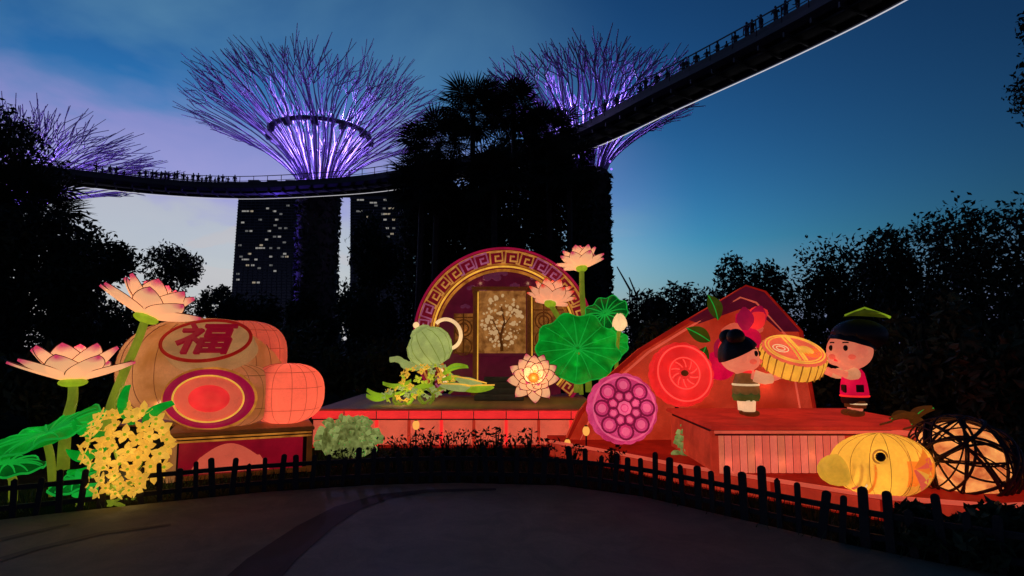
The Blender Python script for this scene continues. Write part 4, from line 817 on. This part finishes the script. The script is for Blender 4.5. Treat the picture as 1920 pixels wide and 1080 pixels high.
# ---- leafy bushes, the light falling on them put in as glow
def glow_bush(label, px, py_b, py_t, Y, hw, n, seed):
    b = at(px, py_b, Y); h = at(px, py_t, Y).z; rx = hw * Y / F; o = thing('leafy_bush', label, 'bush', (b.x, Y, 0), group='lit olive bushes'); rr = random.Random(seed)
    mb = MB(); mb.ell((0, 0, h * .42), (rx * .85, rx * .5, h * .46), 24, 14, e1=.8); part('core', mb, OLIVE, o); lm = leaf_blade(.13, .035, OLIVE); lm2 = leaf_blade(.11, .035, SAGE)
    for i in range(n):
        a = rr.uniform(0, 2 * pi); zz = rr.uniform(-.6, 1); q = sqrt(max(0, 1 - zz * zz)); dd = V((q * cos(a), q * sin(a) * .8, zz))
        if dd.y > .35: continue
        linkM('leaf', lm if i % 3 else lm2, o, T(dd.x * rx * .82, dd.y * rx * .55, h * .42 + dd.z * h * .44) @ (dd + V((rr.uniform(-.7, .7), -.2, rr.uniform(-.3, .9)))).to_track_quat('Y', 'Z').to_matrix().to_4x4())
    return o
glow_bush('olive green leafy bush with added glow at the near end of the stage', 652, 845, 782, 8.75, 60, 110, 1); glow_bush('small olive bush with added glow beside the plank-fronted box', 1302, 840, 788, 7.7, 30, 60, 2)

# ---- the right-hand base, its box front and the leaning panel
basep = [(.55, 8.75), (1.4, 7.75), (2.0, 6.95), (2.7, 6.25), (3.4, 5.55), (4.2, 5.25), (5.1, 5.4), (5.4, 8.2), (2.6, 9.38), (.55, 9.38)]
o = thing('red_base', 'low dark red base running under the round mooncakes and children', 'base', (2.5, 7, 0)); mb = MB(); mb.prism([(a - 2.5, b - 7) for a, b in basep], .01, .22); part('slab', mb, DEEP, o)
for (a, b) in zip(basep[:7], basep[1:7]):
    p, q = V((a[0] - 2.5, a[1] - 7, .115)), V((b[0] - 2.5, b[1] - 7, .115)); dd = q - p; part('front_panel', pillow(dd.length - .04, .17, .02), BRICK, o, loc=(p + q) / 2 + V((dd.y, -dd.x, 0)).normalized() * .012, rot=(0, 0, atan2(dd.y, dd.x)))
    mb = MB(); mb.tube([p + V((0, 0, .11)), q + V((0, 0, .11))], .022, 6); part('edge_roll', mb, SALMON, o)
PX0, PX1, PYF, PZ = 2.19, 4.62, 6.5, .75
pl = thing('plank_box', 'large salmon box with plank front under the two children', 'box', (PX0, PYF, .22)); w1 = 1.40
mb = MB(); mb.box(((PX1 - PX0) / 2, .92, .24), (PX1 - PX0 - .06, 1.7, .46)); part('core', mb, DARK, pl)
npk = 17; PLANKS = [None] + [lantern('box_silk_%d' % k, h_, .92, .22, 3) for k, h_ in enumerate(('dc6450', 'd85c48', 'e06a54'))]
for i in range(npk): mb = MB(); mb.surf(lambda u, v: ((u - .5) * (w1 / npk - .006), -.016 * sin(pi * u) ** .6, (v - .5) * .40), 4, 4); part('plank', mb, PLANKS[i % 4] if i % 4 else lantern('plank_silk_%d' % i, 'e87858', 0.7, .3), pl, loc=(.03 + w1 * (i + .5) / npk, 0, .225))
for xx, w_ in ((.0, .07), (w1 + .08, .12)): mb = MB(); mb.box((xx, -.01, .235), (w_, .07, .47), bev=.012); part('corner_post', mb, BRICK, pl)
mb = pillow(1.66, .42, .02); part('side_panel', mb, BRICK, pl, loc=(-.0, .9, .235), rot=(0, 0, R(-90)))
part('red_panel', pillow(PX1 - PX0 - w1 - .2, .42, .03), BRICK, pl, loc=((w1 + .14 + PX1 - PX0) / 2 + .02, .0, .235))
for i in range(3):
    mb = MB(); r_ = .56 - .12 * i; mb.tube([(1.98 + r_ * cos(a), -.06, .0 + r_ * .82 * sin(a)) for a in [.1 + 2.9 * k / 20 for k in range(21)]], .028 - .006 * i, 6); part('arch_band', mb, SALMON if i != 1 else DEEP, pl)
mb = MB(); mb.box(((PX1 - PX0) / 2, .88, .505), (PX1 - PX0 + .08, 1.86, .045), bev=.012); tpb = part('top_board', mb, lantern('top_red_silk', 'a42418', 1.0, .35), pl)
mb = MB(); mb.box(((PX1 - PX0) / 2, -.065, .465), (PX1 - PX0 + .02, .03, .028)); part('trim_line', mb, SALMON, tpb); mb = MB(); mb.box(((PX1 - PX0) / 2, -.045, .435), (PX1 - PX0, .03, .016)); part('trim_line', mb, DARKRIM, tpb)
for i in range(5): bulb(pl, (.15 + .3 * i, .045, .12 + .1 * (i % 2)), .22, (1, .6, .4), .03)

fy = 9.0; pp = [(1398, 537), (1432, 548), (1500, 622), (1530, 790), (1330, 850), (1050, 850), (1085, 775), (1135, 712), (1200, 655), (1290, 600)]
fc_ = at(1320, 850, fy); fan = thing('gable_panel', 'big brick red peaked panel lantern leaning behind the round mooncakes', 'panel', (fc_.x, fy, .05))
q2 = [(at(a, b, fy).x - fc_.x, at(a, b, fy).z - .05) for a, b in pp]; n = len(q2); cxx = sum(a for a, _ in q2) / n; czz = sum(b for _, b in q2) / n
mb = MB(); rings = [(1.0, .2), (1.0, .0), (.985, -.045), (.86, -.07), (.5, -.11), (.001, -.12)]
vs = [(cxx + (a - cxx) * s, y_, czz + (b - czz) * s) for s, y_ in rings for a, b in q2]; mb.add(vs, [(i * n + j, i * n + (j + 1) % n, (i + 1) * n + (j + 1) % n, (i + 1) * n + j) for i in range(len(rings) - 1) for j in range(n)], 0, False); part('panel', mb, lantern('panel_red_silk', 'b83822', .8, .3, 2.2, '9a220e'), fan)
for s, r_, m_ in ((.99, .035, DEEP), (.86, .018, SALMON)):
    mb = MB(); mb.tube([(cxx + (a - cxx) * s, -.06 if s > .9 else -.085, czz + (b - czz) * s) for a, b in q2], r_, 6, closed=True); part('border', mb, m_, fan)
mb = MB(); tq = [(1290, 600), (1398, 537), (1432, 548), (1500, 622), (1462, 622), (1420, 585), (1395, 577), (1310, 607)]; mb.add([(at(a, b, fy - .08).x - fc_.x, -.1 + .01 * (k % 2), at(a, b, fy - .08).z - .05) for k, (a, b) in enumerate(tq)], [(0, 1, 6, 7), (1, 2, 5, 6), (2, 3, 4, 5)], 0, False); part('ridge_band', mb, DARKMAR, fan)
pe = at(1385, 620, fy - .2) - V((fc_.x, fy, .05))
for i in range(13):
    a = i * 2.4; r_ = .12 + .03 * i; mb = MB(); mb.surf(lambda u, v: ((u - .5) * .26 * sin(pi * (v * .85 + .1)), -.10 - .12 * v * (1 - v) - .05 * (u - .5) ** 2, .34 * v), 6, 6); part('peony_petal', mb, (ROSE, CRIMSON, SALMON, REDBR)[i % 4], fan, loc=pe + V((.28 * cos(a) * (i / 13), -.02 * (13 - i) / 2, .22 * sin(a) * (i / 13))), rot=(0, a, 0))
lm = leaf_blade(.4, .11, lantern('moss_silk', '4c5c10', 0.4, .4))
for px, py, a in ((1330, 640, -60), (1322, 650, -150), (1345, 600, -20)): p = at(px, py, fy - .2) - V((fc_.x, fy, .05)); linkM('leaf', lm, fan, T(*p) @ RY(a) @ RX(90))
p = at(1350, 685, fy - .2) - V((fc_.x, fy, .05)); mb = MB(); mb.ell((0, 0, 0), (.24, .07, .22), 20, 12); part('crimson_bloom', mb, CRIMSON, fan, loc=p)
for s_ in ((.3, .4), (1.2, .4), (2.2, .5)): bulb(fan, (s_[0] - 1.3, .05, s_[1] + .5), 3.5, (1, .6, .4), .06)

# ---- round mooncakes
def mooncake(label, px, py, Y, r, mats, tilt, yaw, kind, lobes=18):
    c = at(px, py, Y); o = thing('round_mooncake', label, 'mooncake', c, (0, 0, R(yaw)), 'standing round mooncakes'); X = RX(90 + tilt); sc2 = lambda a, q: 1 + (.035 * abs(cos(lobes / 2 * a)) if q > r * .8 else 0)
    mb = MB(); mb.lathe([(r * .97, -.13), (r * 1.0, -.08), (r * 1.0, .07), (r * .96, .115), (r * .85, .13), (r * .5, .135), (.001, .135)], 144, X=X, scal=sc2); part('crust', mb, mats[0], o)
    mb = MB(); mb.lathe([(r * .97, -.13), (.001, -.13)], 72, X=X, scal=sc2); part('back', mb, DARK, o)
    if kind == 'flower':
        for ring, (n_, rr_, sz) in enumerate(((8, .66, .22), (8, .36, .15))):
            for i in range(n_):
                a = 2 * pi * (i + .5 * ring) / n_; mb = MB(); mb.tube([X @ T(r * rr_ * cos(a), r * rr_ * sin(a), .142) @ V((r * sz * cos(k * pi / 8), r * sz * sin(k * pi / 8), 0)) for k in range(16)], .014, 5, closed=True); part('petal_line', mb, mats[1], o)
                mb = MB(); mb.ell((0, 0, 0), (r * sz * .55, r * sz * .55, .02), 12, 6, X=X @ T(r * rr_ * cos(a), r * rr_ * sin(a), .14)); part('petal_pad', mb, mats[2], o)
        for q, t_ in ((.16, .018), (.9, .014)): mb = MB(); mb.tube([X @ V((r * q * cos(k * pi / 20), r * q * sin(k * pi / 20), .145 if q < .5 else .13)) for k in range(40)], t_, 5, closed=True); part('ring_line', mb, mats[2], o)
        mb = MB(); mb.ell((0, 0, 0), (r * .09, r * .09, .025), 12, 6, X=X @ T(0, 0, .145)); part('centre_pad', mb, mats[2], o)
    else:
        for q, t_ in ((.88, .012), (.5, .010)): mb = MB(); mb.tube([X @ V((r * q * cos(k * pi / 24), r * q * sin(k * pi / 24), .138)) for k in range(48)], t_, 5, closed=True); part('ring_line', mb, mats[1], o)
        for i in range(10): a = 2 * pi * i / 10; mb = MB(); mb.tube([X @ V((r * (.2 + .25 * k / 5) * cos(a + .35 * k / 5), r * (.2 + .25 * k / 5) * sin(a + .35 * k / 5), .14)) for k in range(6)], .008, 4); part('swirl_line', mb, mats[1], o)
        mb = MB(); mb.ell((0, 0, 0), (r * .13, r * .1, .02), 14, 6, X=X @ T(0, 0, .14)); part('centre_dot', mb, mats[2], o)
    for a in (.6, 2.7, 4.7): bulb(o, X @ V((r * .5 * cos(a), r * .5 * sin(a), .03)), .5, (1, .7, .6), .04)
    mb = MB(); mb.tube([(0, .15, -r * .6), (0, .3, -c.z + .2)], .03, 6); part('prop', mb, DARK, o); return o
mooncake('pink round mooncake with flower relief standing at the stage end', 1166, 766, 8.0, .455, (PINK, lantern('plum_silk', '98204c', .5, .2), LPINK), -8, 4, 'flower')
mooncake('bright red round mooncake with a dark centre dot', 1277, 702, 8.55, .445, (lantern('vermilion_silk', 'f43434', .62, .3, 3, 'e02420'), lantern('coral_silk', 'ff5c50', .8, .2), BROWN), -10, 6, 'plain')

# ---- the two lantern children and the cake they carry
CY_ = 7.35; ZP = .755
def child(label, px, hd, hr, facing, arms, legs_h, torso, cl, name='child_figure', look=0.0):
    """facing +1: looks towards +X; all lengths in metres, origin between the feet"""
    p = at(px, 770, CY_); o = thing(name, label, 'figure', (p.x, CY_, ZP)); f_ = facing; hx, hz_ = hd; mb = MB()
    mb.ell((f_ * hx, 0, hz_), (hr, hr * .93, hr * .92), 28, 20); mb.ell((f_ * (hx + hr * .35), -hr * .45, hz_ - hr * .3), (hr * .55, hr * .45, hr * .45), 16, 12); mb.ell((f_ * (hx + hr * .35), hr * .45, hz_ - hr * .3), (hr * .55, hr * .45, hr * .45), 16, 12)
    mb.ell((f_ * (hx + hr * .98), 0, hz_ - hr * .1), (hr * .14, hr * .13, hr * .12), 10, 8)
    for s in (-1, 1): mb.ell((f_ * (hx - hr * .12), s * hr * .95, hz_ - hr * .12), (hr * .2, hr * .1, hr * .26), 12, 8)
    t0, t1 = torso; mb.tube([(f_ * .02, 0, t0 - .02), (f_ * .02, 0, (t0 + t1) / 2), (f_ * (hx * .6 + .01), 0, t1), (f_ * hx, 0, hz_ - hr * .6)], [.115, .12, .085, .07], 14)
    for s in (-1, 1):
        mb.tube([(0, s * .065, t0 + .03), (f_ * .01, s * .07, legs_h * .55), (0, s * .07, .06)], [.075, .06, .05], 12)
        sh = V((f_ * .03, s * .11, t1 - .03)); el_, hn = V((f_ * arms[0][0], s * .17, arms[0][1])), V((f_ * arms[1][0], s * .15, arms[1][1])); mb.tube([sh, el_, hn], [.055, .045, .036], 10)
        dv = (hn - el_).normalized(); sd = V((0, 1, 0)); mb.ell(tuple(hn + dv * .03), (.05, .04, .03), 12, 8)
        for k in range(4): b = hn + dv * .06 + sd * (.018 * (k - 1.5) * 1.2); ln = (.05, .06, .056, .042)[k]; mb.tube([b, b + dv * ln * .6, b + dv * ln + V((0, 0, .018))], [.0115, .0105, .009], 6)
        th = hn + dv * .02 - sd * s * .035; mb.tube([th, th + dv * .03 - sd * s * .012 + V((0, 0, .02)), th + dv * .055 - sd * s * .004 + V((0, 0, .03))], [.013, .012, .009], 6)
    link('body', remeshed(mb, .0125, 'body', SKIN, 3), o)
    return o
def head_bits(o, f_, hd, hr, yaw, mouth=None):
    hx, hz_ = hd
    def hp(az, el_, k=1.0): return V((f_ * hx + f_ * hr * k * cos(az) * cos(el_), -hr * .93 * k * sin(az) * cos(el_), hz_ + hr * .92 * k * sin(el_)))
    for az in (.2, .92):
        mb = MB(); mb.ell((0, 0, 0), (.028, .02, .036), 12, 8); part('eye', mb, DARK, o, loc=hp(az, .12, 1.0), rot=(0, 0, 0))
        mb = MB(); mb.tube([hp(az + q, .36 + .05 * cos(q * 6), 1.01) for q in (-.14, -.05, .05, .14)], .009, 5); part('eyebrow', mb, HAIR, o)
        mb = MB(); mb.ell((0, 0, 0), (.05, .035, .034), 12, 8); part('cheek', mb, SALMON, o, loc=hp(az * 1.25, -.32, 1.02))
    mb = MB(); mb.tube([hp(.5 + q, -.46 - .05 * cos(q * 5), 1.05) for q in (-.2, -.1, 0, .1, .2)], .014, 6); part('mouth', mb, REDBR, o); return hp
# girl
hd1, hr1 = (-.07, .735), .235
g_ = child('black-haired girl figure in olive clothes lifting one side of the cake', 1400, hd1, hr1, 1, ((.20, .45), (.33, .475)), .30, (.27, .53), None); hp = head_bits(g_, 1, hd1, hr1, 0)
def cap(o, f_, hd, hr, cut, k=1.06, back=-.25, name='hair'):
    mb = MB(); hx, hz_ = hd
    def fn(u, v):
        a = 2 * pi * u; front = .5 + .5 * cos(a); lo = cut * front + back * (1 - front); ph = lo + (pi / 2 - lo) * v; kk = k + .02 * sin(9 * a)
        return (f_ * (hx + hr * kk * cos(a) * cos(ph)), hr * kk * sin(a) * cos(ph), hz_ + hr * kk * sin(ph))
    mb.surf(fn, 40, 12, cu=True); return part(name, mb, HAIR, o)
cap(g_, 1, hd1, hr1, .62, 1.07, -.35)
for s in (-1, 1): mb = MB(); mb.ell((-.15, s * .13, hd1[1] + hr1 * .98), (.11, .1, .10), 18, 12); b_ = part('hair_bun', mb, HAIR, g_); mb = MB(); mb.tube([(-.13 + .07 * cos(k * pi / 8), s * .12 + .06 * sin(k * pi / 8), hd1[1] + hr1 * .82) for k in range(16)], .014, 5, closed=True); part('ribbon', mb, CRIMSON, b_)
mb = MB(); mb.lathe([(.155, .25), (.165, .30), (.145, .42), (.11, .52), (.085, .54)], 28); part('tunic', mb, lantern('tunic_silk', '8a6030', .45, .4, 6), g_); mb = MB(); mb.lathe([(.15, .185), (.17, .24), (.15, .30)], 24, scal=lambda a, r: 1 + .05 * cos(8 * a)); part('skirt', mb, lantern('skirt_silk', '5a6428', .4, .4, 6), g_)
mb = MB(); mb.tube([(.152 * cos(k * pi / 12), .152 * sin(k * pi / 12), .38) for k in range(24)], .014, 5, closed=True); part('sash', mb, CREAM, g_); mb = MB(); mb.tube([(.10 * cos(k * pi / 12) + .02, .10 * sin(k * pi / 12), .535) for k in range(24)], .02, 6, closed=True); part('collar', mb, REDBR, g_)
for s in (-1, 1):
    mb = MB(); mb.lathe([(.075, .06), (.078, .12), (.085, .2)], 14); part('trouser_leg', mb, CREAM, g_, loc=(.0, s * .072, 0)); mb = MB(); mb.ell((.03, s * .072, .035), (.10, .06, .04), 16, 10, e1=.8); part('shoe', mb, BROWN, g_)
    mb = MB(); mb.tube([(.06, s * .12, .49), (.18, s * .17, .455), (.25, s * .16, .46)], [.075, .066, .06], 12, cap=False); part('sleeve', mb, lantern('sleeve_silk', 'f0b888', .6, .3), g_)
# boy
hd2, hr2 = (.03, .80), .262
b2 = child('boy figure in crimson vest with a leaf on his tall black hair', 1604, hd2, hr2, -1, ((-.0 + .17, .50), (.30, .545)), .28, (.26, .56), None); head_bits(b2, -1, hd2, hr2, 0)
cap(b2, -1, hd2, hr2, .55, 1.07, -.05)
mb = MB(); mb.ell((.10, 0, hd2[1] + hr2 * .72), (.33, .27, .20), 30, 16); part('hair_puff', mb, HAIR, b2)
mb = MB(); lz = at(1625, 592, CY_).z - ZP
for s in (1, -1): mb.surf(lambda u, v: (-.27 + .56 * v, (u * 2 - 1) * .17 * sin(pi * v) ** .8 - .05, .10 * sin(pi * v * .9) ** .9 * (1 - .5 * abs(u * 2 - 1)) + s * .012 * sin(pi * v) - .03 * v), 8, 14)
lf = part('leaf_hat', mb, lantern('hat_leaf_silk', '5c6414', 0.3, .4, 6), b2, loc=(.14, -.02, lz - .02)); mb = MB(); mb.tube([(-.25, -.06, .02), (0, -.06, .115), (.24, -.06, .03), (.31, -.06, -.005)], [.012, .012, .012, .018], 5); part('leaf_vein', mb, LIME, lf)
mb = MB(); mb.lathe([(.15, .235), (.16, .27), (.145, .40), (.12, .52), (.09, .565)], 28); vs_ = part('vest', mb, CRIMSON, b2); mb = MB(); mb.box((-.145, -.03, .33), (.02, .09, .1), bev=.008); part('pocket', mb, DARK, vs_); mb = MB(); mb.box((-.02, -.158, .34), (.09, .012, .09), bev=.004); part('pocket', mb, DARK, vs_)
mb = MB(); mb.lathe([(.14, .15), (.155, .2), (.14, .245)], 24); part('shorts', mb, DARK, b2)
mb = MB(); mb.tube([(.157 * cos(k * pi / 12), .157 * sin(k * pi / 12), .242) for k in range(24)], .012, 5, closed=True); part('hem', mb, REDBR, b2)
for s in (-1, 1):
    mb = MB(); mb.lathe([(.082, .10), (.088, .15), (.085, .19)], 16); part('sock', mb, BROWN, b2, loc=(0, s * .07, 0)); mb = MB(); mb.tube([(.088 * cos(k * pi / 10), s * .07 + .088 * sin(k * pi / 10), .15) for k in range(20)], .009, 5, closed=True); part('stripe', mb, CREAM, b2)
    mb = MB(); mb.ell((-.035, s * .072, .035), (.105, .062, .042), 16, 10, e1=.8); part('shoe', mb, BROWN, b2)
    mb = MB(); mb.tube([(-.05, s * .12, .52), (-.13, s * .16, .505), (-.19, s * .165, .515)], [.075, .062, .052], 12, cap=False); part('sleeve', mb, PEACH, b2)
# the cake in their hands
cc = at(1486, 668, 7.3); hc = thing('carried_mooncake', 'fluted golden mooncake with patterned salmon top held by both children', 'mooncake', cc, (R(30), R(2), 0)); rc = .375
sc3 = lambda a, r: 1 + .035 * abs(cos(12 * a)) * (1 if r > rc * .8 else 0)
mb = MB(); mb.lathe([(.001, -.155), (rc * .9, -.15), (rc * .97, -.12), (rc, -.05), (rc, .05), (rc * .97, .075)], 120, scal=sc3); part('crust_side', mb, YELLOW, hc)
mb = MB(); mb.lathe([(rc * .97, .075), (rc * .93, .10), (rc * .6, .112), (.001, .115)], 120, scal=sc3); tpp = part('crust_top', mb, SALMON, hc)
for i in range(24): a = (i + .5) * pi / 12; mb = MB(); mb.tube([(rc * 1.0 * cos(a), rc * 1.0 * sin(a), zz) for zz in (-.14, 0, .08)], .010, 5); part('flute_line', mb, AMBER, hc)
for q in (.9, .8): mb = MB(); mb.tube([(rc * q * cos(k * pi / 24), rc * q * sin(k * pi / 24), .108) for k in range(48)], .009, 5, closed=True); part('ring_line', mb, GOLD, tpp)
for xx in (-.05, .0, .03): mb = MB(); mb.tube([(xx, -sqrt(.3 ** 2 - xx * xx) * .95, .12), (xx + .015, 0, .126), (xx, sqrt(.3 ** 2 - xx * xx) * .95, .12)], .010, 5); part('pattern_line', mb, GOLD, tpp)
mb = MB(); mb.ell((.12, -.04, .118), (.09, .10, .014), 18, 8); part('pattern_pad', mb, GOLD, tpp)
for r_ in (.05, .08, .11): mb = MB(); mb.tube([(.16 + r_ * cos(k * pi / 10), -.10 + r_ * sin(k * pi / 10), .122) for k in range(20)], .006, 4, closed=True); part('pattern_line', mb, ORANGE, tpp)
for r_ in (.05, .09): mb = MB(); mb.tube([(-.18 + r_ * cos(k * pi / 10), -.02 + r_ * sin(k * pi / 10), .120) for k in range(20)], .006, 4, closed=True); part('pattern_line', mb, CREAM, tpp)
for k in range(3): bulb(hc, (.16 * cos(k * 2.1), .16 * sin(k * 2.1), -.02), .5, (1, .75, .4), .05)

# ---- fish-like lantern and its wicker basket
fyY = 5.75; fcn = at(1652, 872, fyY); fs_ = thing('fish_lantern', 'rounded yellow fish lantern with one dark eye and curved stripes', 'fish lantern', fcn)
mb = MB(); mb.ell((0, 0, 0), (.47, .3, .30), 44, 24, e1=.95); part('body', mb, FISHY, fs_)
mb = MB(); mb.lathe([(.17, 0), (.165, .06), (.14, .12), (.09, .17), (.001, .185)], 28, X=T(-.43, -.06, -.03) @ RY(-98) @ S(.85, 1, 1)); part('snout', mb, lantern('snout_silk', 'd8a838', .75, .3, 5), fs_)
for i in range(5):
    mb = MB(); xx = -.44 + .045 * i; hh = .30 * sqrt(max(0, 1 - (xx / .47) ** 2)); dd_ = .3 * sqrt(max(0, 1 - (xx / .47) ** 2)); mb.tube([(xx + .05 * cos(a) - .0, -dd_ * 1.02 * cos(a * .9), hh * 1.02 * sin(a)) for a in [-1.25 + 1.45 * k / 12 for k in range(13)]], .014, 6); part('stripe', mb, (ORANGE, CREAM, SALMON, CREAM, ORANGE)[i], fs_)
mb = MB(); mb.ell((0, 0, 0), (.045, .03, .042), 16, 10); part('eye', mb, DARK, fs_, loc=(-.165, -.27, .125)); mb = MB(); mb.tube([(-.165 + .066 * cos(k * pi / 10), -.262, .125 + .06 * sin(k * pi / 10)) for k in range(20)], .010, 5, closed=True); part('eye_ring', mb, AMBER, fs_)
for i in range(5):
    mb = MB(); a = R(-60 + 34 * i); mb.surf(lambda u, v: ((u - .5) * .12 * sin(pi * (v * .8 + .15)), -.05 * sin(pi * v), .2 * v), 5, 6); part('fin', mb, (ORANGE, SALMON, ORANGE, YELLOW, SALMON)[i], fs_, loc=(.13, -.30, .02), rot=(0, a + pi / 2, .3))
mb = MB()
def cuff(u, v):
    xx = .06 + .34 * v; r_ = sqrt(1 - (xx / .47) ** 2) * 1.012; a = -1.45 + 1.75 * u; return (xx, -.3 * r_ * cos(a), .30 * r_ * sin(a))
mb.surf(cuff, 16, 12); part('orange_cheek', mb, ORANGE, fs_)
for i in range(4): mb = MB(); xx = .1 + .1 * i; hh = .302 * sqrt(1 - (xx / .475) ** 2); mb.tube([(xx, -hh * cos(a), hh * sin(a)) for a in [-1.4 + 2.8 * k / 14 for k in range(15)]], .006, 4); part('seam', mb, AMBER, fs_)
bulb(fs_, (-.12, 0, -.04), 3.4, (1, .8, .5), .06); bulb(fs_, (.25, 0, -.02), 1.2, (1, .7, .4), .06)
mb = MB(); mb.tube([(0, 0, -.28), (0, 0, -fcn.z + .22)], .05, 8); part('stand', mb, DARK, fs_)
ribs(fs_, (0, 0, 0), (.47, .3, .30), .95, 1.0, AMBER, 8, 0, .003)
for q in ((-.3, -.15, -.08), (-.05, -.22, -.1), (-.1, -.2, .14), (.2, -.2, .06)): bulb(fs_, q, .12, (1, .85, .5), .02)
bk = at(1805, 862, 5.95); bas = thing('wicker_basket', 'dark crisscross wicker basket glowing yellow inside beside the fish lantern', 'basket', bk, (0, R(18), R(-8)))
mb = MB(); mb.ell((0, 0, 0), (.42, .36, .36), 36, 20); part('inner_glow', mb, lantern('basket_silk', 'e8a860', 0.8, .55, 5, 'a8502c'), bas)
WICK = paint('dark_wicker', (.03, .008, .014), .6, .4, 14, .3)
rr = random.Random(4)
for i in range(40):
    ax_ = V((rr.gauss(0, 1), rr.gauss(0, .6), rr.gauss(0, .55))).normalized(); u_ = ax_.orthogonal().normalized(); v_ = ax_.cross(u_); off_ = rr.uniform(-.55, .55); rad = sqrt(1 - off_ * off_); kx = 1.06 + .05 * (i % 3)
    mb = MB(); mb.tube([((ax_ * off_ + (u_ * cos(k * pi / 20) + v_ * sin(k * pi / 20)) * rad) * kx * V((1, 1, 1)).x).__mul__(1.0).to_tuple() for k in range(40)], rr.uniform(.018, .045), 5, closed=True, X=S(.43, .37, .37)); part('wicker_band', mb, WICK, bas)
bulb(bas, (-.15, 0, 0), 1.8, (1, .75, .45), .06); bulb(bas, (.2, 0, -.05), 1.6, (1, .75, .45), .06); mb = MB(); mb.tube([(0, 0, -.3), (0, 0, -bk.z + .2)], .05, 8); part('stand', mb, DARK, bas)
lm = leaf_blade(.3, .08, lantern('brown_leaf_silk', '6e3c14', .4, .4))
for i, (px, py, a, lab) in enumerate(((1672, 790, 20, 'brown curled leaf on the box edge above the fish'), (1712, 800, -15, 'brown leaf lying between fish and basket top'), (1690, 778, 70, 'brown leaf standing up behind the other two'))):
    c = at(px, py, 6.3); o = thing('brown_leaf', lab, 'leaf', c); linkM('blade', lm, o, RY(a) @ RZ(-90) @ RX(20)); mb = MB(); mb.tube([(0, 0, 0), (0, .2, -.06)], .012, 5); part('stalk', mb, BROWN, o)
